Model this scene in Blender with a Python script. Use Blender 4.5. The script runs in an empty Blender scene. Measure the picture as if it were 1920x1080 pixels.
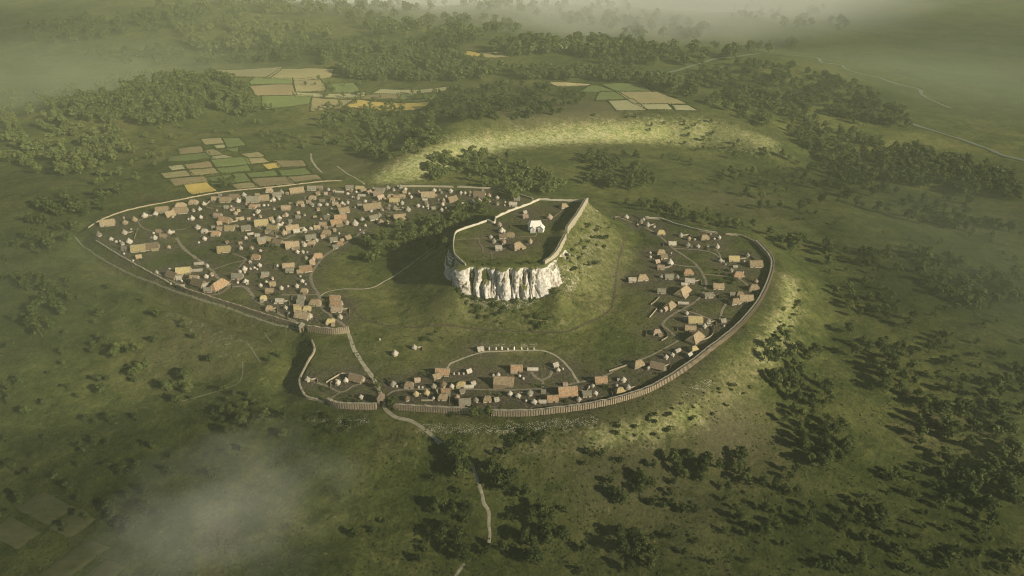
import bpy, math, random
import numpy as np
from mathutils import Vector

rnd = random.Random(7)
nrs = np.random.RandomState(11)
scene = bpy.context.scene
COL = scene.collection

# ------------------------------------------------------------------ camera
HC = 268.0                       # camera height over the terrace (m)
FPX = 1371.0                     # focal length in photo pixels (1920 wide)
PITCH = math.radians(27.7)
CP, SP = math.cos(PITCH), math.sin(PITCH)
cam_d = bpy.data.cameras.new("camera")
cam = bpy.data.objects.new("camera", cam_d)
COL.objects.link(cam)
cam.location = (0, 0, HC)
cam.rotation_euler = (math.pi/2 - PITCH, 0, 0)
cam_d.sensor_width = 36.0
cam_d.lens = 36.0*FPX/1920.0
cam_d.clip_start = 1.0
cam_d.clip_end = 40000.0
scene.camera = cam

def plane(pts, z=0.0):
    """photo pixels -> points of the level plane z"""
    p = np.asarray(pts, float).reshape(-1, 2)
    u = (p[:, 0]-960)/FPX; v = (p[:, 1]-540)/FPX
    t = (HC-z)/(SP+v*CP)
    return np.stack([u*t, (CP-v*SP)*t], 1)

def project(x, y, z):
    dz = np.asarray(z)-HC
    depth = np.asarray(y)*CP - dz*SP
    up = np.asarray(y)*SP + dz*CP
    return 960+FPX*np.asarray(x)/depth, 540-FPX*up/depth, depth

# ------------------------------------------------------------------ noise
def _hash(ix, iy, seed):
    h = (ix.astype(np.int64)*374761393 + iy.astype(np.int64)*668265263 + seed*1442695041) & 0x7fffffff
    h = ((h ^ (h >> 13))*1274126177) & 0x7fffffff
    return ((h ^ (h >> 16)) & 0xffff)/65535.0

def vnoise(x, y, seed=0):
    ix = np.floor(x); iy = np.floor(y); fx = x-ix; fy = y-iy
    fx = fx*fx*(3-2*fx); fy = fy*fy*(3-2*fy)
    a = _hash(ix, iy, seed); b = _hash(ix+1, iy, seed)
    c = _hash(ix, iy+1, seed); d = _hash(ix+1, iy+1, seed)
    return (a*(1-fx)+b*fx)*(1-fy)+(c*(1-fx)+d*fx)*fy

def fbm(x, y, scale, octaves=4, seed=0):
    s = 0; a = 1; tot = 0; f = 1.0/scale
    for o in range(octaves):
        s = s+a*(vnoise(x*f, y*f, seed+o)-0.5); tot += a; a *= .5; f *= 2.03
    return s/tot*2

def S(x):
    x = np.clip(x, 0, 1); return x*x*(3-2*x)

def seg_dist(x, y, P, closed=True):
    """per-segment distances [n_seg, n] to the polyline P"""
    Q = np.roll(P, -1, 0) if closed else P[1:]
    A = P if closed else P[:-1]
    out = []
    for a, b in zip(A, Q):
        ab = b-a; L = max(1e-9, ab@ab)
        t = np.clip(((x-a[0])*ab[0]+(y-a[1])*ab[1])/L, 0, 1)
        out.append(np.hypot(x-a[0]-t*ab[0], y-a[1]-t*ab[1]))
    return np.array(out)

def inside(x, y, P):
    r = np.zeros(np.shape(x), bool)
    n = len(P)
    for i in range(n):
        x1, y1 = P[i]; x2, y2 = P[(i+1) % n]
        c = ((y1 > y) != (y2 > y))
        with np.errstate(divide='ignore', invalid='ignore'):
            xi = (x2-x1)*(y-y1)/(y2-y1+1e-12)+x1
        r ^= (c & (x < xi))
    return r

# ------------------------------------------------------------------ outlines (photo pixels)
#  kinds of rampart side: b back left, l left ditch, n notch, f front, r right, k back right
WALL = [
    (165,428,'b'),(200,408,'b'),(250,392,'b'),(330,376,'b'),(420,360,'b'),(520,350,'b'),(600,341,'b'),(640,339,'b'),
    (720,350,'b'),(800,350,'b'),(880,352,'b'),(930,354,'b'),(980,369,'k'),(1060,384,'k'),(1160,395,'k'),(1222,410,'k'),
    (1262,420,'k'),(1310,433,'k'),(1380,441,'k'),(1420,458,'r'),(1445,485,'r'),(1450,505,'r'),(1440,540,'r'),(1418,580,'r'),
    (1380,622,'r'),(1330,662,'r'),(1280,700,'r'),(1220,735,'f'),(1160,755,'f'),(1100,768,'f'),(1000,780,'f'),(920,781,'f'),
    (880,779,'f'),(800,773,'f'),(735,769,'f'),(700,768,'f'),(640,767,'f'),(612,758,'f'),(570,742,'n'),(560,718,'n'),
    (574,690,'n'),(588,660,'n'),(580,635,'n'),(566,618,'l'),(500,597,'l'),(430,574,'l'),(360,552,'l'),(290,520,'l'),
    (230,486,'l'),(180,455,'l')]
WP = plane([(a, b) for a, b, c in WALL])
HP = 30.0
PLAT = [(852,440),(849,462),(853,480),(872,497),(910,499),(950,500),(990,499),(1020,496),(1045,478),(1062,452),(1063,440),
        (1082,415),(1102,380),(1060,377),(1010,375),(985,386),(928,409),(926,419),(914,415),(888,424),(862,433)]
PP = plane(PLAT, HP)
PK = ['l','f','f','f','f','f','f','f','r','r','r','r','k','k','k','k','l','l','l','l','l']   # per segment
PAR = {  # drop1, width1, drop2, width2, ditch depth, ditch centre, ditch half width
    'b': (2.0, 25, 8, 420, 0.0, 9, 9), 'l': (3.0, 70, 26, 420, 8.0, 12, 13), 'n': (8.0, 70, 34, 330, 6.5, 12, 16),
    'f': (17.0, 85, 40, 260, 0.0, 9, 9), 'r': (18.0, 55, 32, 380, 0.0, 9, 9), 'k': (5.0, 30, 12, 380, 0.0, 9, 9)}
SLOPE = {'l': 46.0, 'f': 7.0, 'r': 62.0, 'k': 40.0}
CREST = plane([(735,330),(800,296),(880,266),(960,250),(1050,240),(1150,230),(1250,226),(1350,232),(1440,258)], -14)

def gauss(x, y, px, py, z0, amp, sx, sy):
    c = plane([(px, py)], z0)[0]
    return amp*np.exp(-((x-c[0])/sx)**2-((y-c[1])/sy)**2)

def height(x, y):
    x = np.asarray(x, float); y = np.asarray(y, float)
    z = np.zeros_like(x)
    ins = inside(x, y, WP)
    D = seg_dist(x, y, WP)
    d = D.min(0)
    # blended rampart parameters
    wsum = 0; par = [0]*7
    for i, (a, b, k) in enumerate(WALL):
        w = 1.0/(D[i]**2+150.0)**1.5
        wsum = wsum+w
        for j in range(7):
            par[j] = par[j]+w*PAR[k][j]
    par = [p/wsum for p in par]
    out = -par[0]*S((d-2)/par[1]) - par[2]*S((d-par[1]*.5)/par[3])
    out = out - par[4]*np.exp(-((d-par[5])/par[6]*1.25)**2*1.3)
    fade = S(d/110.0)
    far = np.hypot(x, y-520)
    out = out + fade*(5.0*fbm(x, y, 190, 4, 3)) + S((far-500)/900)*(26*fbm(x, y, 700, 4, 9)) - 26*S((far-700)/900)
    out = out + S(d/30)*0.9*fbm(x, y, 24, 3, 5)
    # hills
    out = out + gauss(x, y, 300, 196, -20, 36, 190, 150)
    out = out + gauss(x, y, 470, 165, -20, 14, 150, 200)
    out = out + gauss(x, y, 760, 108, -40, 34, 420, 220)
    out = out + gauss(x, y, 520, 60, -50, 40, 700, 420)
    out = out + gauss(x, y, 1150, 140, -40, 22, 420, 160)
    out = out + gauss(x, y, 1480, 140, -45, 26, 260, 260)
    out = out + gauss(x, y, 60, 45, -50, 60, 900, 600)
    out = out + gauss(x, y, 1120, 45, -50, 30, 900, 360)
    out = out + gauss(x, y, 1700, 330, -40, -16, 260, 260)
    # back ridge with its bank facing the settlement
    dc = seg_dist(x, y, CREST, closed=False).min(0)
    ci = np.interp(x, CREST[:, 0], CREST[:, 1])
    sg = np.where(y > ci, 1, -1)*dc
    ends = S((x-CREST[0,0]+60)/140)*S((CREST[-1,0]+160-x)/260)
    out = out + ends*27*S((sg+78)/82.0)*(1-0.75*S((sg-20)/420))
    inn = 0.5*fbm(x, y, 45, 3, 21) + 0.35*S(d/6) - 0.35 + 1.6*fbm(x, y, 150, 2, 31)*S(d/50)
    z = np.where(ins, inn, out)
    # acropolis mound
    pin = inside(x, y, PP)
    DP = seg_dist(x, y, PP)
    dp = DP.min(0)
    ws = 0; sw = 0; fr = 0; rr = 0
    for i, k in enumerate(PK):
        w = 1.0/(DP[i]**2+12.0)**2
        ws = ws+w; sw = sw+w*SLOPE[k]; fr = fr+w*(k == 'f'); rr = rr+w*(k == 'r')
    sw = sw/ws; fr = fr/ws; rr = rr/ws
    q = np.clip((dp-0.5)/sw, 0, 1)
    prof = np.where(fr > .5, S(q), (1-(1-q)**1.7))
    edge = S((-x-30)/12)+S((x-22)/14)
    m = HP*(1-prof) + (9.5+6.5*edge)*fr*(1-S((dp-5)/50)) * S(q*1.2)
    m = m + (1.3+1.6*rr)*fbm(x, y, 15, 4, 41)*S(dp/10)*(1-S((dp-30)/50))
    top = HP + 0.5*fbm(x, y, 30, 2, 51) + 3.6*rr*np.exp(-((dp-3)/7.0)**2)
    z = z + np.where(pin, top, np.where(dp < 95, m, 0))
    return z

# ------------------------------------------------------------------ terrain grid
def axis(lo, hi, step, far_lo, far_hi, g=1.033):
    core = list(np.arange(lo, hi+1e-6, step))
    s = step; v = core[-1]
    while v < far_hi:
        s *= g; v += s; core.append(v)
    s = step; v = core[0]; pre = []
    while v > far_lo:
        s *= g; v -= s; pre.append(v)
    return np.array(pre[::-1]+core)

XS = axis(-430, 330, 2.0, -6500, 6500)
YS = axis(230, 780, 2.0, -60, 9500, 1.027)
GX, GY = np.meshgrid(XS, YS)
GZ = height(GX.ravel(), GY.ravel()).reshape(GX.shape)

def zg(x, y):
    x = np.asarray(x, float); y = np.asarray(y, float)
    i = np.clip(np.searchsorted(XS, x)-1, 0, len(XS)-2)
    j = np.clip(np.searchsorted(YS, y)-1, 0, len(YS)-2)
    u = np.clip((x-XS[i])/(XS[i+1]-XS[i]), 0, 1); v = np.clip((y-YS[j])/(YS[j+1]-YS[j]), 0, 1)
    a = GZ[j, i]; b = GZ[j, i+1]; c = GZ[j+1, i+1]; d = GZ[j+1, i]
    return np.where(u >= v, a+u*(b-a)+v*(c-b), a+v*(d-a)+u*(c-d))

_T = np.concatenate([np.arange(180, 1500, 3.0), np.arange(1500, 3500, 9.0), np.arange(3500, 9500, 40.0)])
def ground(pts):
    """photo pixels -> points on the terrain"""
    p = np.asarray(pts, float).reshape(-1, 2)
    u = (p[:, 0]-960)/FPX; v = (p[:, 1]-540)/FPX
    dx = u; dy = CP-v*SP; dz = -SP-v*CP
    res = np.zeros((len(p), 3))
    for k in range(len(p)):
        X = dx[k]*_T; Y = dy[k]*_T; Z = HC+dz[k]*_T
        h = Z-zg(X, Y)
        w = np.nonzero(h < 0)[0]
        if len(w) == 0:
            t = _T[-1]
        else:
            i = max(1, w[0]); lo, hi = _T[i-1], _T[i]
            for _ in range(14):
                mid = .5*(lo+hi)
                if HC+dz[k]*mid < zg(dx[k]*mid, dy[k]*mid): hi = mid
                else: lo = mid
            t = .5*(lo+hi)
        x, y = dx[k]*t, dy[k]*t
        res[k] = (x, y, zg(x, y))
    return res

def g1(px, py):
    return ground([(px, py)])[0]

# ------------------------------------------------------------------ object helpers
def tag(o, label=None, cat=None, group=None, kind=None):
    if label: o['label'] = label
    if cat: o['category'] = cat
    if group: o['group'] = group
    if kind: o['kind'] = kind
    return o

def mesh(name, verts, faces, m=None, smooth=False):
    me = bpy.data.meshes.new(name)
    me.from_pydata([tuple(v) for v in verts], [], faces)
    if m is not None:
        for mm in (m if isinstance(m, (list, tuple)) else [m]):
            me.materials.append(mm)
    if smooth:
        me.polygons.foreach_set('use_smooth', [True]*len(me.polygons))
    me.update()
    return me

def np_mesh(name, verts, faces, m=None, smooth=False):
    """faces: int array [n,k] all of one size"""
    me = bpy.data.meshes.new(name)
    n, k = faces.shape
    me.vertices.add(len(verts)); me.vertices.foreach_set('co', np.asarray(verts, np.float32).ravel())
    me.loops.add(n*k); me.loops.foreach_set('vertex_index', faces.astype(np.int32).ravel())
    me.polygons.add(n); me.polygons.foreach_set('loop_start', np.arange(0, n*k, k, dtype=np.int32))
    me.polygons.foreach_set('loop_total', np.full(n, k, np.int32))
    if smooth: me.polygons.foreach_set('use_smooth', np.ones(n, bool))
    if m is not None: me.materials.append(m)
    me.update(calc_edges=True); me.validate()
    return me

def obj(name, me, parent=None, loc=None, rz=0.0):
    o = bpy.data.objects.new(name, me)
    COL.objects.link(o)
    if parent is not None: o.parent = parent
    if loc is not None: o.location = loc
    if rz: o.rotation_euler = (0, 0, rz)
    return o

def empty(name, loc, rz=0.0):
    o = bpy.data.objects.new(name, None)
    o.empty_display_size = 1.0
    COL.objects.link(o); o.location = loc; o.rotation_euler = (0, 0, rz)
    return o

# ------------------------------------------------------------------ materials
def new_mat(name):
    m = bpy.data.materials.new(name); m.use_nodes = True
    nt = m.node_tree; nt.nodes.clear()
    out = nt.nodes.new('ShaderNodeOutputMaterial')
    b = nt.nodes.new('ShaderNodeBsdfPrincipled')
    nt.links.new(b.outputs[0], out.inputs[0])
    b.inputs['Roughness'].default_value = .95
    b.inputs['Specular IOR Level'].default_value = .15
    return m, nt, b

def ramp(nt, stops):
    r = nt.nodes.new('ShaderNodeValToRGB')
    e = r.color_ramp.elements
    while len(e) > 1: e.remove(e[-1])
    e[0].position = stops[0][0]; e[0].color = (*stops[0][1], 1)
    for p, c in stops[1:]:
        n = e.new(p); n.color = (*c, 1)
    return r

def noise_node(nt, coord, scale, detail=4, rough=.6, dist=0.0):
    n = nt.nodes.new('ShaderNodeTexNoise')
    n.inputs['Scale'].default_value = scale; n.inputs['Detail'].default_value = detail
    n.inputs['Roughness'].default_value = rough; n.inputs['Distortion'].default_value = dist
    nt.links.new(coord, n.inputs['Vector'])
    return n

def mixc(nt, fac, a, b, mode='MIX'):
    m = nt.nodes.new('ShaderNodeMix'); m.data_type = 'RGBA'; m.blend_type = mode
    for sock, v in ((m.inputs['Factor'], fac), (m.inputs['A'], a), (m.inputs['B'], b)):
        if hasattr(v, 'is_output'): nt.links.new(v, sock)
        elif isinstance(v, (int, float)): sock.default_value = v
        else: sock.default_value = (*v, 1)
    return m.outputs['Result']

def math_n(nt, op, a, b=None, clamp=False):
    m = nt.nodes.new('ShaderNodeMath'); m.operation = op; m.use_clamp = clamp
    for sock, v in ((m.inputs[0], a), (m.inputs[1], b)):
        if v is None: continue
        if hasattr(v, 'is_output'): nt.links.new(v, sock)
        else: sock.default_value = v
    return m.outputs[0]

def coords(nt, kind='Object'):
    return nt.nodes.new('ShaderNodeTexCoord').outputs[kind]

def simple(name, c0, c1, scale=1.0, stretch=None, bump=0.0, vary=.25, rough=.95, world=False):
    """two-tone noisy surface, its brightness varied from object to object"""
    m, nt, b = new_mat(name)
    if world: co = nt.nodes.new('ShaderNodeNewGeometry').outputs['Position']
    else: co = coords(nt)
    if stretch:
        mp = nt.nodes.new('ShaderNodeMapping'); mp.inputs['Scale'].default_value = stretch
        nt.links.new(co, mp.inputs[0]); co = mp.outputs[0]
    n = noise_node(nt, co, scale, 5, .7)
    r = ramp(nt, [(.30, tuple(q*.72 for q in c0)), (.44, c0), (.70, c1)])
    nt.links.new(n.outputs['Fac'], r.inputs[0])
    oi = nt.nodes.new('ShaderNodeObjectInfo')
    mr = nt.nodes.new('ShaderNodeMapRange'); mr.inputs['To Min'].default_value = 1-vary; mr.inputs['To Max'].default_value = 1+vary
    nt.links.new(oi.outputs['Random'], mr.inputs['Value'])
    col = mixc(nt, 1.0, r.outputs[0], mr.outputs[0], 'MULTIPLY')
    nt.links.new(col, b.inputs['Base Color'])
    b.inputs['Roughness'].default_value = rough
    if bump:
        bp = nt.nodes.new('ShaderNodeBump'); bp.inputs['Strength'].default_value = bump; bp.inputs['Distance'].default_value = .3
        nt.links.new(n.outputs['Fac'], bp.inputs['Height']); nt.links.new(bp.outputs[0], b.inputs['Normal'])
    return m
# ------------------------------------------------------------------ houses: px py kind width tilt colour
# L gabled house, H hipped house, R round hut, S small gabled hut, C tiny hut, T low long shed
HOUSES = """
203 417 L 24 8 t;235 417 R 12 0 t;232 408 C 5 0 g;253 412 R 11 0 t;272 404 R 12 0 w;292 401 R 10 0 w;305 393 L 20 6 t;339 385 H 18 4 t;339 394 L 26 4 t;319 402 S 12 20 t;324 406 C 6 0 t;363 379 H 15 0 t;383 383 R 9 0 w;375 393 R 8 0 w;363 395 R 7 0 g;361 410 R 9 0 w;377 408 R 7 0 w;371 426 R 11 0 w;384 434 H 10 0 w;384 448 R 9 0 w;373 455 C 4 0 w;186 440 R 11 0 g;234 436 R 11 0 w;246 430 C 4 0 w;209 449 R 8 0 w;218 453 C 6 0 w;225 452 C 4 0 w;243 453 R 12 0 w;230 457 R 8 0 g;235 466 L 10 0 g;233 476 C 4 0 w;261 465 L 23 6 y;285 462 L 26 6 b;298 434 S 9 0 t;307 443 L 11 0 t;291 446 R 9 0 w;319 436 R 10 0 w;288 437 C 5 0 w;317 464 R 8 0 t;
405 373 L 13 0 t;423 374 L 18 2 t;440 369 L 16 2 b;458 366 R 9 0 w;447 377 R 10 0 w;452 374 C 5 0 w;475 373 L 21 2 g;494 371 L 19 6 t;483 366 S 7 0 t;505 357 H 12 8 t;520 365 L 14 5 g;528 361 R 10 0 g;513 375 R 9 0 w;523 373 R 6 0 w;557 356 L 22 8 t;566 360 S 6 0 t;585 353 L 14 0 g;586 371 H 12 0 t;579 379 S 8 0 p;585 384 R 9 0 g;563 381 H 12 0 t;598 384 C 7 0 w;474 387 H 12 0 o;485 386 S 6 0 p;495 385 C 6 0 w;503 385 C 4 0 w;537 390 L 15 0 t;483 397 R 9 0 w;488 406 R 7 0 t;476 403 C 5 0 w;437 392 R 8 0 p;442 400 R 9 0 t;425 389 S 8 0 g;409 404 L 13 -4 p;423 412 L 20 -8 o;412 419 S 8 10 t;413 430 L 9 0 t;431 428 L 16 0 y;450 408 T 13 10 t;491 417 L 24 6 y;524 409 R 9 0 w;537 403 R 9 0 p;512 416 R 8 0 w;530 418 C 5 0 w;523 422 R 8 0 w;512 427 L 18 -6 y;543 422 R 8 0 g;549 428 L 20 9 t;557 435 L 10 6 w;533 437 R 11 0 t;532 430 C 5 0 w;571 432 R 10 0 w;583 429 R 8 0 w;595 427 L 10 4 t;559 407 S 8 0 g;462 428 L 15 6 g;470 438 T 10 8 w;405 438 H 15 0 o;545 415 S 6 0 g;
600 352 L 10 0 t;616 355 C 7 0 w;637 358 T 16 -2 w;656 352 L 13 2 g;652 363 C 7 0 w;675 353 L 13 0 y;682 357 L 9 0 t;668 360 C 5 0 w;679 365 T 13 0 w;671 371 R 8 0 p;661 370 C 5 0 w;692 362 S 7 30 p;700 355 R 10 0 g;712 357 L 15 0 g;708 363 L 14 3 p;713 371 L 9 20 p;727 352 R 9 0 g;738 356 R 7 0 g;751 352 R 9 0 g;760 355 R 8 0 w;759 361 S 7 0 t;767 363 C 5 0 w;733 368 H 12 0 t;744 370 L 12 0 o;755 369 L 9 0 t;740 376 L 16 -3 y;754 381 R 8 0 w;745 383 C 5 0 t;771 370 R 6 0 w;685 377 C 7 0 w;675 384 T 8 0 w;698 386 L 32 8 t;696 396 C 6 0 w;716 393 R 8 0 g;740 390 R 11 0 g;754 390 C 6 0 g;765 393 R 11 0 w;784 386 R 8 0 w;787 364 R 8 0 p;785 359 C 4 0 w;750 407 L 20 6 t;700 409 L 12 15 g;711 404 R 9 0 g;714 416 R 13 0 p;726 417 R 8 0 t;679 412 R 9 0 w;645 395 L 16 12 t;639 408 L 20 4 o;631 417 L 18 8 o;606 421 L 12 0 t;596 426 S 8 6 w;651 418 R 9 0 p;666 419 R 13 0 w;685 424 R 6 0 w;615 403 C 5 0 w;614 408 L 10 -4 g;612 436 H 16 2 t;599 437 C 5 0 w;636 438 C 4 0 w;675 431 C 4 0 w;682 438 C 5 0 w;624 375 H 7 0 t;600 384 C 8 0 w;613 383 C 8 0 w;629 383 L 9 0 p;642 382 R 8 0 w;652 380 R 7 0 w;604 375 T 10 0 g;
803 364 L 23 2 t;814 357 R 9 0 w;824 356 C 4 0 w;827 361 R 6 0 g;845 358 R 9 0 w;864 362 R 7 0 w;872 363 R 6 0 w;836 368 C 5 0 w;848 374 L 14 14 t;832 376 R 8 0 p;830 384 R 7 0 w;801 385 R 8 0 g;797 374 T 9 0 w;793 388 C 5 0 w;803 391 C 4 0 w;828 394 R 8 0 w;813 391 S 7 0 g;865 380 T 13 -4 w;860 382 R 6 0 g;887 379 R 9 0 w;898 377 R 10 0 p;911 377 C 5 0 w;917 377 R 6 0 g;899 364 L 20 0 b;909 366 R 6 0 w;917 367 R 8 0 t;932 371 R 8 0 w;932 382 R 8 0 g;947 379 C 4 0 w;962 383 L 13 0 w;946 385 C 4 0 w;969 372 S 12 0 g;836 390 C 4 0 w;
261 482 S 9 12 t;250 489 C 4 0 w;374 492 T 17 6 w;345 507 L 23 5 y;369 504 T 21 6 w;389 499 R 7 0 w;294 511 R 7 0 g;311 516 R 6 0 w;318 505 C 5 0 w;325 516 L 20 -15 b;336 522 S 9 10 w;341 527 C 4 0 w;365 521 L 14 0 t;355 526 S 7 0 b;374 530 L 26 -13 b;386 536 S 9 10 w;387 519 R 9 0 w;397 515 R 9 0 p;410 534 H 22 52 o;391 544 L 13 0 g;341 536 T 10 3 w;421 467 L 21 5 y;
461 447 R 7 0 w;492 450 L 14 12 g;483 442 S 8 0 w;510 450 L 15 -9 y;522 454 L 16 -12 t;540 452 T 18 3 p;549 459 L 22 7 t;571 459 R 10 0 w;584 456 H 13 0 t;593 451 R 9 0 w;583 445 L 16 8 g;549 467 C 6 0 w;558 473 R 8 0 w;568 473 R 7 0 w;576 473 C 4 0 w;574 484 R 7 0 g;452 466 R 8 0 w;472 465 R 8 0 t;480 482 H 15 0 o;469 492 R 6 0 w;487 498 R 9 0 w;470 504 C 5 0 w;477 502 C 6 0 w;482 505 C 4 0 w;459 505 R 10 0 w;450 510 R 7 0 w;459 511 C 4 0 w;446 518 L 18 0 g;461 528 R 11 0 w;446 530 C 5 0 w;521 500 R 6 0 w;542 499 L 19 5 t;544 507 L 13 0 g;574 504 L 20 8 o;562 510 S 9 6 t;586 494 S 9 10 t;587 487 R 9 0 p;596 480 H 16 6 o;498 515 L 11 0 g;511 523 R 6 0 t;500 530 R 6 0 w;511 534 L 9 15 t;489 536 R 7 0 w;563 518 C 5 0 w;567 528 R 8 0 w;573 533 C 4 0 w;557 537 R 8 0 w;540 537 C 4 0 w;528 541 R 8 0 w;
506 546 L 13 4 t;571 546 H 12 0 t;494 560 H 11 12 y;510 566 C 3 0 w;515 569 C 4 0 w;525 565 L 13 0 w;536 578 R 8 0 w;543 589 R 6 0 w;505 579 H 11 6 t;591 567 H 20 0 t;576 579 H 14 6 y;564 567 L 12 4 g;566 559 L 11 0 g;557 575 S 11 6 t;559 581 L 12 6 y;569 591 L 28 -10 t;582 595 R 9 0 w;629 559 L 17 0 o;631 569 L 19 -3 o;632 580 L 18 0 p;642 571 C 4 0 w;640 584 C 4 0 w;638 595 R 10 0 w;620 603 H 15 5 y;
637 457 H 11 10 o;652 447 S 8 30 t;642 451 S 6 6 t;626 450 L 12 8 g;629 463 S 9 10 g;
577 712 R 11 0 w;634 718 R 10 0 w;649 714 R 10 0 w;669 709 L 26 -14 b;652 705 C 5 0 w;678 714 S 6 20 w;677 745 R 9 0 w;741 663 R 12 0 w;777 652 R 10 0 w;712 637 C 4 0 w;737 720 R 12 0 g;744 725 C 3 0 w;754 723 C 5 0 w;767 722 H 16 0 t;783 713 S 10 6 p;763 748 R 11 0 b;780 739 R 12 0 y;800 737 R 12 0 y;785 727 C 3 0 w;792 727 C 4 0 w;813 725 R 11 0 g;813 747 C 7 0 w;822 734 S 7 20 p;830 697 L 26 -2 o;818 706 S 12 20 t;851 701 C 4 0 w;860 701 C 4 0 w;869 701 C 4 0 w;879 697 S 8 20 w;831 721 R 14 0 b;847 725 R 10 0 w;836 734 L 15 2 o;830 745 H 16 2 t;864 722 H 15 0 y;879 723 T 18 3 w;887 720 S 7 20 w;866 735 S 8 20 g;857 745 R 10 0 t;872 753 L 20 0 g;892 751 R 11 0 g;913 749 H 14 6 t;
901 655 S 11 8 w;969 690 L 20 0 o;945 715 L 38 -3 t;925 704 C 6 0 w;934 704 R 8 0 w;974 705 C 6 0 w;981 710 C 5 0 w;999 690 T 20 0 w;1041 685 S 9 20 w;1046 695 R 9 0 w;1055 692 C 4 0 w;956 739 R 11 0 w;971 743 R 11 0 w;993 737 R 13 0 g;986 752 C 5 0 w;1001 754 R 12 0 w;1017 752 T 14 2 w;931 750 S 8 10 w;1036 747 L 19 3 o;1064 734 L 36 4 o;1019 735 S 7 0 g;1060 722 S 8 0 p;
1126 712 L 21 5 o;1111 723 C 8 0 w;1104 726 C 5 0 w;1168 712 R 12 0 w;1156 723 C 6 0 w;1162 733 H 15 8 y;1177 727 R 11 0 w;1085 750 R 10 0 w;1100 739 L 15 4 g;1116 738 R 10 0 w;1196 682 H 20 14 t;1215 691 R 7 0 w;1232 686 L 24 -13 b;1244 693 S 7 0 g;1248 670 R 10 0 w;1260 666 R 9 0 w;1270 657 T 10 20 w;1300 655 H 12 15 y;1292 667 S 8 30 w;
1174 407 R 10 0 w;1201 416 R 9 0 g;1206 411 C 7 0 w;1214 422 R 10 0 w;1226 425 C 6 0 w;1195 422 C 4 0 w;1239 436 H 14 0 y;1276 441 R 10 0 w;1291 448 R 8 0 t;1302 449 C 5 0 w;1260 457 L 13 0 w;1289 460 R 11 0 g;1308 462 R 9 0 w;1320 445 H 15 5 t;1239 473 H 14 0 t;1219 474 C 5 0 w;1219 482 C 6 0 w;1258 475 C 4 0 w;1332 439 C 4 0 w;1339 448 C 5 0 w;1348 446 R 7 0 w;1344 463 R 10 0 w;1375 485 L 18 0 y;1350 489 R 9 0 w;1360 496 C 4 0 w;1401 479 R 9 0 g;1395 490 C 4 0 w;1416 494 L 25 0 t;1370 507 R 9 0 g;1378 500 T 8 0 w;1384 515 H 19 0 o;1393 511 C 4 0 w;
1256 493 R 13 0 w;1232 491 S 8 10 p;1244 482 L 12 6 b;1239 502 L 12 0 p;1240 519 R 9 0 w;1254 519 L 15 0 g;1269 520 R 9 0 g;1289 510 H 18 4 o;1293 527 L 16 -5 w;1204 520 H 19 3 t;1185 525 L 13 2 w;1240 546 L 14 0 g;1280 546 H 21 32 t;1283 532 T 12 0 w;1281 566 T 20 -3 w;1346 537 L 18 0 t;1328 554 L 15 3 g;
1255 574 H 14 32 t;1248 580 S 8 20 p;1239 583 C 6 0 w;1287 588 R 8 0 w;1285 598 S 7 0 w;1303 599 L 27 0 y;1320 612 R 10 0 w;1327 603 R 12 0 g;1294 616 L 18 -5 t;1231 623 H 14 5 p;1303 633 H 22 32 t;1378 565 H 18 8 t;1398 559 L 26 0 t;1387 552 H 13 0 t;1373 552 S 9 0 g;1413 539 H 19 0 t;1417 528 R 9 0 t;1355 602 S 10 10 g;1357 611 C 5 0 w;
1057 387 H 12 10 t;1030 407 R 13 0 p;985 406 S 10 4 p;984 399 S 6 10 w;936 421 R 10 0 p;941 433 R 13 0 w;956 441 H 16 0 t;942 444 L 12 6 b;920 444 C 8 0 w;926 453 R 9 0 g;944 453 R 10 0 p;935 466 L 11 2 w;969 462 H 17 20 t;994 453 R 9 0 y
"""
# ------------------------------------------------------------------ fields (quads), crop coordinates
FIELDS_A = """520 585 620 578 635 608 540 612 t;640 583 720 580 750 615 660 628 g;585 620 640 614 645 630 600 634 l;650 640 720 630 715 652 680 650 g;395 638 510 625 530 655 405 665 b;355 680 540 660 555 688 345 705 g;535 648 580 640 635 668 560 675 t;570 680 640 670 690 685 575 695 l;735 665 830 655 860 680 770 683 t;760 690 850 685 880 708 780 720 t;580 700 750 685 770 722 605 735 g;425 722 555 705 575 735 440 745 b;340 735 410 725 430 745 355 755 l;450 755 580 740 605 768 475 783 t;610 745 760 730 780 755 625 770 g;300 770 430 755 460 783 330 797 t;855 722 920 712 950 738 880 748 y;920 702 1060 700 1085 730 950 735 b;945 755 1080 742 1110 775 965 785 g;770 770 910 757 930 782 790 793 g;555 795 740 772 775 812 590 828 g;350 803 530 790 550 815 380 838 b;430 835 545 820 595 865 465 882 y;800 800 970 790 1015 825 835 842 b;990 790 1140 780 1165 800 1020 818 b;685 832 790 818 825 845 715 855 t;
565 208 930 196 870 245 640 240 t;960 205 1215 205 1200 245 890 250 t;820 250 995 255 1000 285 790 285 g;1030 262 1150 252 1195 315 1040 320 t;1205 285 1340 280 1370 325 1215 325 g;800 300 1000 290 1015 340 830 345 b;1045 330 1380 330 1385 350 1060 350 l;865 352 1100 352 1090 390 870 418 g;1135 362 1325 372 1285 410 1125 430 t;1385 372 1745 380 1690 415 1330 405 y;1400 345 1590 335 1580 362 1410 365 b;1600 340 1800 332 1760 372 1610 365 g;1520 312 1880 300 1800 325 1480 332 l"""
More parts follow.
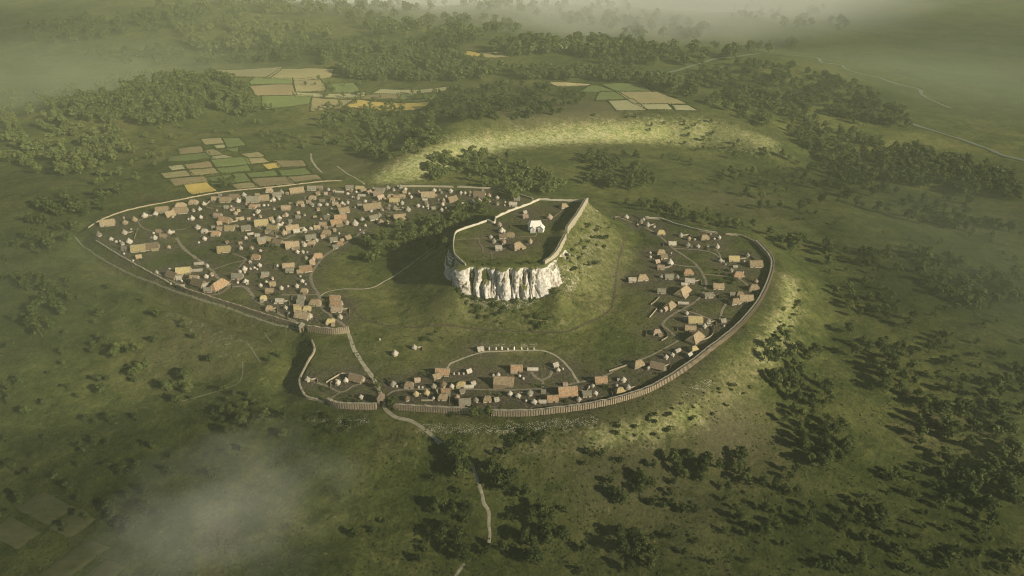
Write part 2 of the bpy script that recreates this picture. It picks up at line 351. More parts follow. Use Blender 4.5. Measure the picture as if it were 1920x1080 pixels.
FIELDS_C = """725 295 940 303 925 312 770 316 w;960 312 1000 315 1090 345 890 345 g;1010 352 1100 350 1160 385 990 395 g;1065 402 1190 395 1265 450 1110 452 l;1120 350 1330 352 1480 412 1220 415 t;1235 420 1390 420 1420 450 1280 448 l;1430 425 1510 425 1570 455 1450 452 l;1030 305 1230 300 1290 345 1110 345 g;150 150 240 113 315 130 265 155 y;320 120 520 115 480 140 350 150 t;660 78 760 50 1010 90 800 95 l"""
FIELDS_E = """100 490 250 400 430 480 290 590 m;300 610 480 490 570 560 420 670 m;240 890 520 680 650 730 430 890 m;520 890 640 790 750 840 690 890 m;-40 640 60 540 240 640 100 740 m"""
# ------------------------------------------------------------------ paths: name, label, width m, material, pixels
PATHS = [
 ('p',2.6,[(652,620),(660,645),(668,662),(682,684),(698,706),(710,728),(717,750),(722,765),(732,775),(748,784),(775,791),(800,808),(826,832)]),
 ('p',1.7,[(884,868),(893,898),(903,925),(906,943),(916,960),(917,985),(919,1000),(917,1018)]),
 ('p',1.7,[(852,1084),(866,1062),(872,1058)]),
 ('s',2.4,[(652,620),(640,606),(612,585),(600,570),(597,552),(587,535),(583,515),(598,492),(612,477),(640,460),(665,444),(686,430)]),
 ('p',1.3,[(600,556),(612,548),(640,542),(690,541),(720,528),(760,503),(790,480),(818,460)]),
 ('d',2.0,[(636,552),(650,566),(668,585),(690,602),(740,612),(820,610),(900,618),(1000,622),(1060,622),(1100,606),(1140,585),(1150,565),(1154,530),(1160,490),(1169,455),(1172,432)]),
 ('s',2.6,[(330,446),(345,466),(372,487),(396,506),(415,528),(430,537),(455,537),(468,546),(477,560),(493,572)]),
 ('s',2.0,[(430,537),(415,549),(390,553),(360,546),(330,531),(300,515),(276,508)]),
 ('s',1.8,[(505,577),(530,592),(562,606)]),
 ('s',3.4,[(466,420),(500,433),(530,447),(546,442),(580,432),(620,425),(650,419)]),
 ('s',1.4,[(398,506),(415,500),(440,492),(462,488)]),
 ('s',1.5,[(290,404),(272,409),(260,415),(266,425),(280,432),(300,434),(340,430),(358,424)]),
 ('s',2.0,[(528,553),(560,553),(600,552)]),
 ('s',1.6,[(395,386),(450,390),(500,392),(560,378),(600,366),(640,372),(690,382),(720,396),(740,400)]),
 ('s',1.6,[(436,475),(460,486),(450,500),(430,530)]),
 ('s',2.2,[(1172,412),(1205,424),(1240,446),(1262,466),(1280,478),(1302,494),(1318,515),(1324,535),(1314,556),(1290,574),(1265,587),(1243,606),(1255,620),(1272,636)]),
 ('s',1.7,[(1320,514),(1350,517),(1380,521),(1404,536)]),
 ('s',1.6,[(1262,466),(1300,468),(1335,474),(1350,484),(1346,472),(1325,458)]),
 ('s',1.6,[(1262,496),(1285,499),(1308,501)]),
 ('s',1.6,[(1280,581),(1310,590),(1335,600)]),
 ('s',1.8,[(1350,600),(1352,586),(1360,570)]),
 ('s',1.5,[(1272,638),(1232,661),(1205,673),(1160,691),(1130,706),(1085,717),(1040,726),(1000,730),(940,731),(880,730),(800,730),(745,732),(724,742)]),
 ('p',1.6,[(1085,717),(1070,695),(1050,673),(1025,660),(1000,657),(930,659),(895,663),(850,679),(838,690)]),
 ('s',2.2,[(1018,730),(1016,715),(1005,708),(996,698)]),
 ('s',2.0,[(1016,714),(1030,706),(1036,692)]),
 ('s',1.6,[(583,714),(610,723),(640,735),(662,724),(676,720)]),
 ('s',1.6,[(640,735),(622,746),(612,752)]),
 ('c',1.3,[(140,444),(165,468),(200,491),(240,512),(290,531),(330,547),(370,560),(430,579),(480,597),(530,612),(562,619)]),
 ('f',.8,[(340,752),(370,745),(410,733),(445,720),(454,703),(453,680)]),
 ('f',.9,[(466,645),(488,678)]),
 ('f',.8,[(496,624),(511,644)]),
 ('p',2.2,[(583,288),(584,300),(592,312),(604,324)]),
 ('p',1.8,[(632,312),(655,328),(684,346)]),
 ('p',1.6,[(1118,396),(1150,408),(1172,412)]),
 ('s',0.9,[(897,447),(900,457),(905,466),(907,474),(921,474),(940,469),(952,462)]),
 ('s',0.8,[(922,474),(922,487)]),
 ('s',0.9,[(1004,430),(1004,443),(976,444)]),
 ('s',1.2,[(1058,387),(1048,400),(1030,410),(1010,414)]),
 ('s',0.8,[(855,450),(890,448),(915,446)]),
]
RIVER = [
 [(1478,104),(1528,108),(1542,118),(1576,122),(1590,132),(1648,146),(1666,153),(1721,167),(1731,180),(1782,203)],
 [(1700,230),(1745,244),(1783,256),(1820,268),(1851,279),(1880,292),(1925,303)],
 [(1255,136),(1275,131),(1294,125),(1320,117),(1345,110),(1400,104),(1478,104)],
]
# ------------------------------------------------------------------ woods: polygons in photo pixels
# name, polygon, count, height range, where-phrase
CLUMPS = [
 ("wall",   [(1420,650),(1470,640),(1520,655),(1545,700),(1570,735),(1560,770),(1500,760),(1455,735)], 30, (6,10), "in the wood below the right rampart"),
 ("below",  [(1440,770),(1500,770),(1590,790),(1600,860),(1540,880),(1480,860)], 26, (6,10), "in the wood under the right bank"),
 ("slope",  [(1555,545),(1640,548),(1720,590),(1790,650),(1830,760),(1760,830),(1700,760),(1640,690),(1590,640)], 50, (6,10), "on the far right slope"),
 ("mid",    [(1590,665),(1650,665),(1700,720),(1680,750),(1620,710)], 10, (8,11), "on the open right meadow"),
 ("lower",  [(1105,860),(1180,850),(1230,870),(1240,920),(1180,960),(1120,940)], 9, (5.5,8.5), "on the brown slope below the rampart"),
 ("lowr",   [(1250,860),(1320,850),(1420,860),(1520,870),(1500,930),(1400,940),(1300,930)], 26, (6,9.5), "on the lower right slope"),
 ("lone",   [(1340,950),(1480,950),(1640,960),(1700,990),(1560,1000),(1400,1010)], 14, (5.5,8.5), "near the lower right corner"),
 ("path",   [(825,838),(862,845),(885,880),(870,905),(845,880)], 9, (8,11), "beside the lower footpath's gap"),
 ("fields", [(410,338),(450,335),(455,350),(415,356)], 5, (7,10), "between the yellow field and the back wall"),
 ("gap",    [(886,772),(922,772),(922,784),(888,784)], 4, (5,7), "in the front rampart's dark gap"),
 ("gate",   [(726,750),(744,752),(744,768),(730,766)], 3, (4,6), "right of the front gate tower"),
 ("gate2",  [(700,712),(722,716),(720,740),(704,738)], 3, (4,6), "behind the front gate tower"),
 ("path2",  [(905,880),(960,890),(1000,930),(980,945),(930,915)], 10, (7,10), "right of the lower footpath"),
 ("bottom", [(930,960),(1040,950),(1070,1020),(1000,1070),(930,1050)], 13, (7,10), "at the bottom centre"),
 ("bottom2",[(820,950),(890,960),(890,1060),(820,1070)], 9, (7,10), "left of the lower footpath"),
 ("bottom3",[(1150,1000),(1240,1010),(1270,1070),(1160,1075)], 8, (7,10), "at the bottom edge right of centre"),
 ("left",   [(210,655),(270,650),(290,720),(230,730)], 8, (7,10), "on the left meadow"),
 ("left2",  [(300,700),(370,705),(370,765),(310,760)], 7, (6,9), "on the left meadow by the thin path"),
 ("left3",  [(385,775),(470,765),(545,790),(540,830),(430,820)], 14, (5,8), "below the left gate's notch"),
 ("strip",  [(1165,385),(1230,385),(1320,402),(1420,430),(1450,452),(1400,445),(1300,420),(1200,398)], 28, (8,11), "in the belt behind the right rampart"),
 ("open",   [(1330,300),(1420,285),(1500,300),(1560,360),(1540,420),(1440,400),(1360,370)], 22, (8,12), "on the open meadow behind the right rampart"),
]
WOODS = [
 ("behind", [(800,305),(870,288),(960,300),(1020,330),(1060,360),(960,375),(880,340),(810,340)], 110, (8,13), "rounded dark trees in the open wood behind the acropolis"),
 ("behind2",[(1085,295),(1160,285),(1230,300),(1225,350),(1160,365),(1100,345)], 75, (8,13), "thick dark copse behind the right end of the acropolis"),
 ("strip2", [(1440,440),(1520,450),(1640,480),(1660,510),(1560,500),(1470,480)], 24, (8,11), "scattered belt of trees right of the right rampart"),
 ("shade",  [(665,470),(690,450),(760,425),(830,400),(930,380),(900,410),(850,432),(846,470),(760,470),(700,500)], 80, (7,11), "dark trees on the shaded slope left of the acropolis"),
 ("hill",   [(60,180),(150,165),(260,142),(380,140),(440,150),(500,190),(470,225),(400,215),(330,235),(230,235),(120,225)], 420, (11,17), "dense dark wood covering the low hill beyond the left fields"),
 ("leftlow",[(0,170),(60,180),(140,230),(220,235),(260,290),(150,330),(60,330),(0,300)], 150, (9,15), "sparse dim wood at the left edge"),
 ("ridge",  [(600,96),(700,93),(800,100),(900,118),(960,135),(900,150),(760,155),(660,150),(610,125)], 420, (14,21), "long wood on the ridge behind the far fields"),
 ("ridge2", [(960,132),(1080,134),(1160,130),(1240,150),(1320,170),(1300,190),(1180,155),(1040,152),(960,152)], 220, (13,19), "thin belt of trees along the far ridge"),
 ("back",   [(590,215),(660,205),(760,200),(830,215),(830,270),(760,300),(690,300),(610,280)], 180, (8,13), "open wood below the bright yellow field"),
 ("back2",  [(840,175),(960,158),(1040,165),(1100,185),(1060,215),(960,228),(870,230),(800,215)], 170, (9,14), "open wood between the two groups of far fields"),
 ("right",  [(1310,195),(1400,190),(1480,205),(1560,240),(1660,270),(1760,290),(1900,330),(1920,380),(1780,365),(1660,345),(1560,320),(1500,270),(1400,225)], 360, (10,16), "broad wood sweeping down the far right side"),
 ("right2", [(1280,140),(1400,120),(1520,130),(1600,160),(1680,200),(1720,240),(1600,235),(1480,205),(1380,190),(1300,180)], 260, (11,16), "hazy wood inside the river bend"),
 ("right3", [(1480,320),(1560,300),(1640,330),(1640,350),(1560,360),(1500,350)], 40, (10,14), "dark copse on the right meadow"),
 ("far1",   [(900,88),(1040,80),(1200,85),(1250,108),(1130,112),(1000,108),(930,105)], 90, (20,28), "hazy far wood behind the small yellow field"),
 ("far2",   [(330,60),(480,45),(640,60),(600,85),(480,100),(360,100)], 130, (18,26), "hazy far wood at the top left"),
 ("far3",   [(640,30),(900,40),(1000,60),(880,80),(700,70)], 110, (20,28), "faint far wood at the top centre"),
 ("far4",   [(100,110),(300,95),(420,110),(560,100),(600,112),(430,122),(280,125)], 90, (15,20), "hazy belt of trees above the left hill"),
 ("far5",   [(1000,30),(1240,30),(1330,60),(1300,80),(1120,70)], 70, (20,28), "faint pale wood near the top edge"),
 ("far6",   [(1080,95),(1300,95),(1500,80),(1480,100),(1300,125),(1100,122)], 60, (18,24), "hazy scattered wood beyond the far ridge"),
 ("far7",   [(0,60),(160,40),(330,20),(480,20),(460,40),(300,60),(100,90)], 110, (18,26), "faint far wood along the top left edge"),
 ("far8",   [(1300,10),(1560,20),(1600,60),(1400,50)], 40, (18,26), "faint far wood near the top right"),
 ("leftmid",[(60,380),(180,360),(230,330),(260,300),(200,420),(100,470),(30,470)], 40, (8,13), "dim scattered trees left of the walled town"),
 ("llow",   [(20,500),(140,520),(150,620),(60,640)], 22, (7,11), "dim scattered trees on the left meadow"),
 ("rfar",   [(1560,350),(1700,360),(1850,390),(1900,440),(1760,430),(1620,400)], 50, (9,13), "loose trees on the hazy right meadow"),
 ("loose1", [(0,420),(120,480),(330,600),(520,640),(540,760),(420,900),(260,1000),(0,1000)], 120, (3.5,7.5), "loose small trees and thorn bushes over the left meadow"),
 ("loose2", [(1560,420),(1920,440),(1920,1080),(1500,1080),(1640,900),(1820,760),(1720,600),(1540,520)], 170, (3.5,7), "loose small trees over the far right slope"),
 ("loose3", [(1060,205),(1300,215),(1500,300),(1640,380),(1600,430),(1400,380),(1240,300),(1240,260)], 80, (3.5,7.5), "loose small trees on the meadow below the bright bank"),
 ("loose4", [(150,250),(320,235),(520,225),(600,270),(560,300),(470,255),(360,255),(280,330),(180,380)], 80, (4,9), "loose trees around the left field patchwork"),
 ("loose5", [(560,150),(860,150),(860,170),(820,205),(640,215),(480,215),(480,195),(600,205)], 50, (6,11), "trees along the edges of the far fields"),
 ("loose6", [(760,870),(1100,830),(1300,900),(1500,1010),(1400,1080),(760,1080),(640,1000)], 48, (3,6), "loose thorn bushes over the nearest slope"),
 ("far9",   [(440,95),(560,85),(760,80),(900,75),(880,100),(700,95),(560,105)], 70, (15,22), "hazy trees on the hills behind the far ridge"),
 ("far10",  [(300,5),(700,5),(960,8),(1200,10),(1200,25),(900,28),(600,30),(300,25)], 120, (22,32), "faint woods on the farthest hills"),
 ("rlow",   [(1700,800),(1800,760),(1920,700),(1920,900),(1860,1000),(1760,900)], 60, (8,11), "dim wood along the right edge"),
 ("rmid",   [(1640,470),(1760,480),(1920,520),(1920,600),(1800,580),(1700,530)], 60, (9,12), "dim wood at the right edge behind the slope"),
]
# bushes: polygon, count, size, where
BUSHES = [
 ([(1440,640),(1480,560),(1500,540),(1485,610),(1450,690)], 26, (1.2,2.4), "along the sunny right bank"),
 ([(1140,800),(1200,785),(1300,740),(1400,690),(1420,720),(1320,790),(1220,820),(1150,825)], 26, (1.0,2.2), "on the yellow front bank"),
 ([(950,815),(1010,805),(1030,825),(980,840),(950,838)], 14, (1.4,2.6), "on the rubble below the front rampart"),
 ([(570,765),(660,780),(650,815),(600,820),(565,790)], 20, (1.2,2.4), "below the front rampart's left corner"),
 ([(840,500),(870,540),(950,570),(1050,600),(1000,620),(900,600),(850,545)], 34, (1.2,2.6), "at the foot of the cliff"),
 ([(846,528),(868,546),(900,556),(960,562),(1010,552),(1062,530),(1066,542),(1000,568),(940,576),(862,562)], 32, (1.0,2.3), "along the cliff's bottom edge"),
 ([(1060,480),(1090,420),(1130,410),(1150,440),(1110,500),(1080,520),(1060,505)], 40, (1.2,2.8), "on the acropolis's sunny slope"),
 ([(1340,500),(1380,525),(1370,545),(1335,530)], 8, (1.2,2.2), "in the right village's garden"),
 ([(660,760),(905,772),(910,782),(890,785)], 3, (2,3), "against the front rampart"),
 ([(730,628),(840,620),(830,650),(790,640)], 8, (1.0,1.8), "on the meadow inside the main gate"),
 ([(420,440),(470,450),(560,470),(540,490),(430,470)], 22, (1.2,2.4), "among the left town's gardens"),
 ([(600,395),(690,390),(600,410),(560,425)], 8, (1.2,2.2), "in the left town's upper gardens"),
 ([(1250,340),(1480,330),(1560,440),(1460,430),(1300,400)], 28, (1.0,2.2), "on the meadow behind the right rampart"),
 ([(1100,960),(1500,900),(1700,960),(1600,1060),(1200,1060)], 20, (0.9,1.8), "scattered near the bottom right"),
 ([(880,490),(1000,488),(1010,494),(900,497)], 10, (0.9,1.6), "on the acropolis's front edge"),
]
# ------------------------------------------------------------------ light
SUN_EL, SUN_AZ = math.radians(24), math.radians(33)      # from the right, a little from the camera's side
to_sun = Vector((math.cos(SUN_AZ)*math.cos(SUN_EL), -math.sin(SUN_AZ)*math.cos(SUN_EL), math.sin(SUN_EL)))
sd = bpy.data.lights.new("sun", 'SUN'); sd.energy = 5.0; sd.angle = math.radians(.6); sd.color = (1.0, .91, .73)
sun = obj("sun", sd); sun.rotation_mode = 'QUATERNION'; sun.rotation_quaternion = to_sun.to_track_quat('Z', 'Y')
sun.location = to_sun*3000
w = bpy.data.worlds.new("World"); scene.world = w; w.use_nodes = True
nt = w.node_tree; bg = nt.nodes['Background']
sky = nt.nodes.new('ShaderNodeTexSky'); sky.sky_type = 'NISHITA'; sky.sun_disc = False
sky.sun_elevation = SUN_EL; sky.sun_rotation = math.atan2(to_sun.x, to_sun.y)
sky.dust_density = .4; sky.air_density = .8; sky.altitude = 1200
nt.links.new(sky.outputs[0], bg.inputs[0]); bg.inputs[1].default_value = .052
scene.view_settings.view_transform = 'Standard'; scene.view_settings.look = 'None'
scene.view_settings.exposure = 0.58; scene.view_settings.gamma = 1.0
scene.cycles.volume_bounces = 0
scene.cycles.filter_width = 1.1
scene.render.filter_size = 1.1
scene.cycles.volume_step_rate = 4.0
scene.cycles.volume_max_steps = 64
scene.cycles.max_bounces = 4; scene.cycles.diffuse_bounces = 2

# ------------------------------------------------------------------ parse houses
HL = []
for part in HOUSES.replace('\n', '').split(';'):
    f = part.split()
    if len(f) == 6:
        HL.append((float(f[0]), float(f[1]), f[2], float(f[3]), float(f[4]), f[5]))
_rs = np.random.RandomState(2024)      # the many tiny sheds crammed between the houses of the crowded quarter
_p = np.array([[h[0], h[1]] for h in HL])
for _ in range(400):
    if len(HL) > len(_p)+54: break
    q = (400+_rs.rand()*540, 352+_rs.rand()*118)
    if q[1] > 352+.28*(940-q[0]) or q[1] < 356+max(0, 600-q[0])*.03: continue
    dd = np.hypot(_p[:, 0]-q[0], (_p[:, 1]-q[1])*1.9)
    if dd.min() < 9 or dd.min() > 24: continue
    if any(abs(h[0]-q[0]) < 9 and abs(h[1]-q[1]) < 5 for h in HL[len(_p):]): continue
    HL.append((q[0], q[1], 'CS'[_rs.randint(2)], 3.6+2.6*_rs.rand(), 30*_rs.rand()-10, 'tbgpt'[_rs.randint(5)]))
HB = ground([(h[0], h[1]+min(5, .22*h[3])) for h in HL])      # where each one stands

# ------------------------------------------------------------------ ground cover masks
def around(P, r, n=None):
    M = np.zeros_like(GX)
    for x, y in P:
        i0, i1 = np.searchsorted(XS, [x-3*r, x+3*r]); j0, j1 = np.searchsorted(YS, [y-3*r, y+3*r])
        gx = GX[j0:j1, i0:i1]; gy = GY[j0:j1, i0:i1]
        M[j0:j1, i0:i1] = np.maximum(M[j0:j1, i0:i1], np.exp(-((gx-x)**2+(gy-y)**2)/(r*r)))
    return M
def near_line(pts, half):
    P = pts[:, :2]; x0, y0 = P.min(0)-4*half; x1, y1 = P.max(0)+4*half
    i0, i1 = np.searchsorted(XS, [x0, x1]); j0, j1 = np.searchsorted(YS, [y0, y1])
    M = np.zeros_like(GX)
    if i1 > i0 and j1 > j0:
        gx = GX[j0:j1, i0:i1]; gy = GY[j0:j1, i0:i1]
        d = seg_dist(gx.ravel(), gy.ravel(), P, closed=False).min(0).reshape(gx.shape)
        M[j0:j1, i0:i1] = np.exp(-(d/half)**2)
    return M
dirt = around(HB[:, :2], 8.5)*1.1
_in = np.array([not (700 < h[0] < 790 and 625 < h[1] < 680) for h in HL])
dirt = around(HB[_in, :2], 8.5)*1.1
dense = around(HB[_in, :2], 19)*.66
dirt = np.maximum(dirt, dense)
dry_sunlit = np.zeros_like(GX); rub = np.zeros_like(GX)  # dry grass tone, with the sunlit ridge and banks painted yellower
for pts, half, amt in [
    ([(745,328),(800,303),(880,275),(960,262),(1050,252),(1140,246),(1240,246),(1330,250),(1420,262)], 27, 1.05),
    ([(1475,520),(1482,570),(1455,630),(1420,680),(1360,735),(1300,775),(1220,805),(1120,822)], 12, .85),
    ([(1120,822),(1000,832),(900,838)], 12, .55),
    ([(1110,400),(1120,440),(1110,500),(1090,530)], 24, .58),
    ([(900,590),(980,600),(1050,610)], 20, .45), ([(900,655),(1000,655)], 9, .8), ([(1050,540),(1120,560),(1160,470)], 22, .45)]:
    dry_sunlit = np.maximum(dry_sunlit, amt*near_line(ground(pts), half))
for pts, half, amt in [
    ([(800,802),(880,806),(960,803),(1040,796),(1110,788)], 4.5, .8), ([(590,783),(640,795),(690,788)], 4.5, .5),
    ([(885,560),(950,572),(1000,562)], 6, .8), ([(990,545),(1040,548),(1072,528)], 5, .5),
    ([(330,590),(370,612),(420,638),(450,652)], 13, .30), ([(1290,740),(1330,715)], 6, .45), ([(900,646),(1000,646)], 3, .5),
    ([(870,270),(980,268),(1060,258),(1140,248)], 20, .5), ([(830,292),(760,318)], 14, .45), ([(1110,395),(1115,440),(1085,500)], 15, .36), ([(1050,515),(1075,520)], 7, .5)]:
    rub = np.maximum(rub, amt*near_line(ground(pts), half))
lush_sunlit = np.zeros_like(GX)  # lime and cream grass, with sunlight on ridge and bank painted in
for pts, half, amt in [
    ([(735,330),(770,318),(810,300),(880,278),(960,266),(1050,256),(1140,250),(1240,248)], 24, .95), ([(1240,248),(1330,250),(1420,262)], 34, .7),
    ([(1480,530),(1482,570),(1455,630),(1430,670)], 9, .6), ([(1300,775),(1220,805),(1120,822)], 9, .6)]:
    lush_sunlit = np.maximum(lush_sunlit, amt*near_line(ground(pts), half))
brown = np.zeros_like(GX)
for px, py, r, amt in [(1350,800,45,.8),(1200,880,60,.55),(1090,205,90,.8),(1010,210,90,.7),(690,300,60,.6),(1380,380,70,.5),(380,640,60,.5),
                       (1200,520,40,.5),(1280,600,40,.4),(900,690,45,.45),(1050,700,45,.4),(850,600,50,.35),(900,465,22,.5),(1010,395,25,.6),(1040,440,18,.4),(640,690,40,.35),(250,150,120,.4)]:
    c = g1(px, py); brown = np.maximum(brown, amt*np.exp(-((GX-c[0])**2+(GY-c[1])**2)/(r*r)))

def vcol(me, name, a, b, c):
    at = me.attributes.new(name, 'FLOAT_COLOR', 'POINT')
    n = a.size; d = np.ones((n, 4), np.float32); d[:, 0] = a.ravel(); d[:, 1] = b.ravel(); d[:, 2] = c.ravel()
    at.data.foreach_set('color', d.ravel())

# ------------------------------------------------------------------ terrain
def ground_material():
    m, nt, b = new_mat("turf")
    pos = nt.nodes.new('ShaderNodeNewGeometry').outputs['Position']
    att = nt.nodes.new('ShaderNodeAttribute'); att.attribute_name = 'cover'
    sep = nt.nodes.new('ShaderNodeSeparateColor'); nt.links.new(att.outputs['Color'], sep.inputs[0])
    att2 = nt.nodes.new('ShaderNodeAttribute'); att2.attribute_name = 'cover_two'
    sep2 = nt.nodes.new('ShaderNodeSeparateColor'); nt.links.new(att2.outputs['Color'], sep2.inputs[0])
    n1 = noise_node(nt, pos, .012, 6, .62, .6); n2 = noise_node(nt, pos, .085, 5, .7, .4); n3 = noise_node(nt, pos, .6, 4, .75)
    r1 = ramp(nt, [(.28, (.036, .047, .014)), (.44, (.060, .071, .020)), (.58, (.092, .098, .031)), (.70, (.086, .076, .035))])
    nt.links.new(n1.outputs['Fac'], r1.inputs[0])
    r2 = ramp(nt, [(.30, (.45, .50, .42)), (.52, (1, 1, 1)), (.72, (1.5, 1.42, 1.25))])
    nt.links.new(n2.outputs['Fac'], r2.inputs[0])
    n0 = noise_node(nt, pos, .0028, 5, .6, .8)
    r0 = ramp(nt, [(.34, (.62, .70, .66)), (.52, (1, 1, 1)), (.66, (1.45, 1.38, 1.3))]); nt.links.new(n0.outputs['Fac'], r0.inputs[0])
    c = mixc(nt, .8, r1.outputs[0], r0.outputs[0], 'MULTIPLY')
    n4 = noise_node(nt, pos, .22, 4, .7, 1.0)
    r4 = ramp(nt, [(.32, (.60, .66, .60)), (.5, (1, 1, 1)), (.70, (1.42, 1.30, 1.2))]); nt.links.new(n4.outputs['Fac'], r4.inputs[0])
    c = mixc(nt, .75, c, r4.outputs[0], 'MULTIPLY')
    c = mixc(nt, .85, c, r2.outputs[0], 'MULTIPLY')
    def masked(ch, noise, lo, hi, gain=1.0):
        a = math_n(nt, 'MULTIPLY', noise, 1.0)
        a = math_n(nt, 'SUBTRACT', a, .5); a = math_n(nt, 'MULTIPLY', a, gain)
        a = math_n(nt, 'ADD', a, ch)
        mr = nt.nodes.new('ShaderNodeMapRange'); mr.inputs['From Min'].default_value = lo; mr.inputs['From Max'].default_value = hi
        nt.links.new(a, mr.inputs['Value']); return mr.outputs[0]
    bro = masked(sep2.outputs[0], n2.outputs['Fac'], .12, .75, .9)
    c = mixc(nt, math_n(nt, 'MULTIPLY', bro, .8), c, (.098, .086, .046))
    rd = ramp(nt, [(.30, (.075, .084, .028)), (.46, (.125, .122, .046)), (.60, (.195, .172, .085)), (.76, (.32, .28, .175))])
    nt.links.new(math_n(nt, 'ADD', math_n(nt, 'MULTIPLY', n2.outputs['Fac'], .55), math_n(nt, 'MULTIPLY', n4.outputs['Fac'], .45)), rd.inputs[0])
    dry_sunlit_f = masked(sep.outputs[0], n4.outputs['Fac'], .22, .95, 1.5)
    c = mixc(nt, dry_sunlit_f, c, rd.outputs[0])
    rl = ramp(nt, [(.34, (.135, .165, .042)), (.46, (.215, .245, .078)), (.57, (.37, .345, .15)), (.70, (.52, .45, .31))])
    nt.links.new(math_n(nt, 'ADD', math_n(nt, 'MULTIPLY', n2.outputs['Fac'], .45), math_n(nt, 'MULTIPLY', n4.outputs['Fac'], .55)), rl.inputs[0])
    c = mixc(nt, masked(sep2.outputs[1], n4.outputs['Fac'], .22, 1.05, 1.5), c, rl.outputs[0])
    dirtf = masked(sep.outputs[1], n4.outputs['Fac'], .22, .8, 1.0)
    rdirt = ramp(nt, [(.3, (.042, .035, .027)), (.55, (.078, .063, .047)), (.75, (.16, .13, .096))]); nt.links.new(n3.outputs['Fac'], rdirt.inputs[0])
    c = mixc(nt, math_n(nt, 'MULTIPLY', dirtf, .92), c, rdirt.outputs[0])
    vor = nt.nodes.new('ShaderNodeTexVoronoi'); vor.inputs['Scale'].default_value = 1.25; nt.links.new(pos, vor.inputs['Vector'])
    st = math_n(nt, 'LESS_THAN', vor.outputs['Distance'], math_n(nt, 'MULTIPLY', n4.outputs['Fac'], .72))
    rubf = masked(sep.outputs[2], n4.outputs['Fac'], .30, .62, 1.7)
    c = mixc(nt, math_n(nt, 'MULTIPLY', rubf, st), c, (.33, .30, .23))
    r3 = ramp(nt, [(.28, (.50, .54, .48)), (.5, (1, 1, 1)), (.72, (1.5, 1.45, 1.4))]); nt.links.new(n3.outputs['Fac'], r3.inputs[0])
    c = mixc(nt, .8, c, r3.outputs[0], 'MULTIPLY')
    nt.links.new(c, b.inputs['Base Color'])
    bp = nt.nodes.new('ShaderNodeBump'); bp.inputs['Strength'].default_value = .55; bp.inputs['Distance'].default_value = .9
    nt.links.new(n3.outputs['Fac'], bp.inputs['Height'])
    bp2 = nt.nodes.new('ShaderNodeBump'); bp2.inputs['Strength'].default_value = .5; bp2.inputs['Distance'].default_value = 3.0
    nt.links.new(n2.outputs['Fac'], bp2.inputs['Height']); nt.links.new(bp.outputs[0], bp2.inputs['Normal'])
    nt.links.new(bp2.outputs[0], b.inputs['Normal'])
    b.inputs['Specular IOR Level'].default_value = .052
    return m
ny, nx = GX.shape
idx = np.arange(ny*nx).reshape(ny, nx)
a, b_, c_, d_ = idx[:-1, :-1].ravel(), idx[:-1, 1:].ravel(), idx[1:, 1:].ravel(), idx[1:, :-1].ravel()
tri = np.concatenate([np.stack([a, b_, c_], 1), np.stack([a, c_, d_], 1)])
tm = np_mesh("terrain", np.stack([GX.ravel(), GY.ravel(), GZ.ravel()], 1), tri, ground_material(), smooth=True)
vcol(tm, 'cover', dry_sunlit, dirt, rub); vcol(tm, 'cover_two', brown, lush_sunlit, brown*0)
tag(obj("terrain", tm), "green hill country rolling under and around the walled settlement", "terrain", kind='structure')

# ------------------------------------------------------------------ ribbons on the ground (paths, river)
def smooth_line(P, step):
    """Catmull-Rom through the points, resampled"""
    P = np.asarray(P, float)
    Q = np.vstack([2*P[0]-P[1], P, 2*P[-1]-P[-2]]); out = []
    for i in range(1, len(Q)-2):
        n = max(2, int(np.linalg.norm(Q[i+1]-Q[i])/step))
        for t in np.arange(n)/n:
            out.append(.5*((2*Q[i])+(-Q[i-1]+Q[i+1])*t+(2*Q[i-1]-5*Q[i]+4*Q[i+1]-Q[i+2])*t*t+(-Q[i-1]+3*Q[i]-3*Q[i+1]+Q[i+2])*t**3))
    out.append(P[-1]); return np.array(out)
def normals2(P):
    T = np.gradient(P, axis=0); T /= np.maximum(1e-9, np.linalg.norm(T, axis=1))[:, None]
    return np.stack([-T[:, 1], T[:, 0]], 1)
def ribbon(name, px, width, m, lift, step=1.2, wob=.25):
    P = smooth_line(ground(px)[:, :2], step)
    if wob:
        P = P + normals2(P)*(fbm(P[:, 0], P[:, 1], 9, 2, 77)*wob*1.6)[:, None]
    N = normals2(P)
    wv = width*.5*(1+wob*1.1*fbm(P[:, 0], P[:, 1], 5, 2, 91))
    k = 5; V = []
    for s in np.linspace(-1, 1, k):
        q = P+N*(s*wv)[:, None]
        V.append(np.stack([q[:, 0], q[:, 1], zg(q[:, 0], q[:, 1])+lift-(.08 if abs(s) > .9 else 0)], 1))
    V = np.stack(V, 1).reshape(-1, 3); n = len(P)
    I = np.arange(n*k).reshape(n, k)
    F = np.stack([I[:-1, :-1].ravel(), I[:-1, 1:].ravel(), I[1:, 1:].ravel(), I[1:, :-1].ravel()], 1)
    F = F[:, ::-1] if True else F
    return obj(name, np_mesh(name, V, F, m, smooth=True))
M_PATH = {'p': simple("pale_track", (.25, .22, .145), (.40, .36, .25), .35, world=True, vary=.05),
          's': simple("street_earth", (.15, .125, .085), (.26, .22, .155), .4, world=True, vary=.08),
          'd': simple("worn_track", (.052, .044, .024), (.105, .082, .046), .4, world=True, vary=.05),
          'f': simple("faint_track", (.13, .125, .07), (.19, .18, .105), .5, world=True, vary=.05),
          'c': simple("bank_track", (.15, .14, .09), (.25, .23, .155), .5, world=True, vary=.05)}
PL = {'p': "pale trodden path winding over the grass", 's': "earth lane running between thatched houses",
      'f': "faint thin track across the left meadow", 'd': "faint brown track around the foot of the mound", 'c': "pale thin path along the outer lip of the left ditch"}
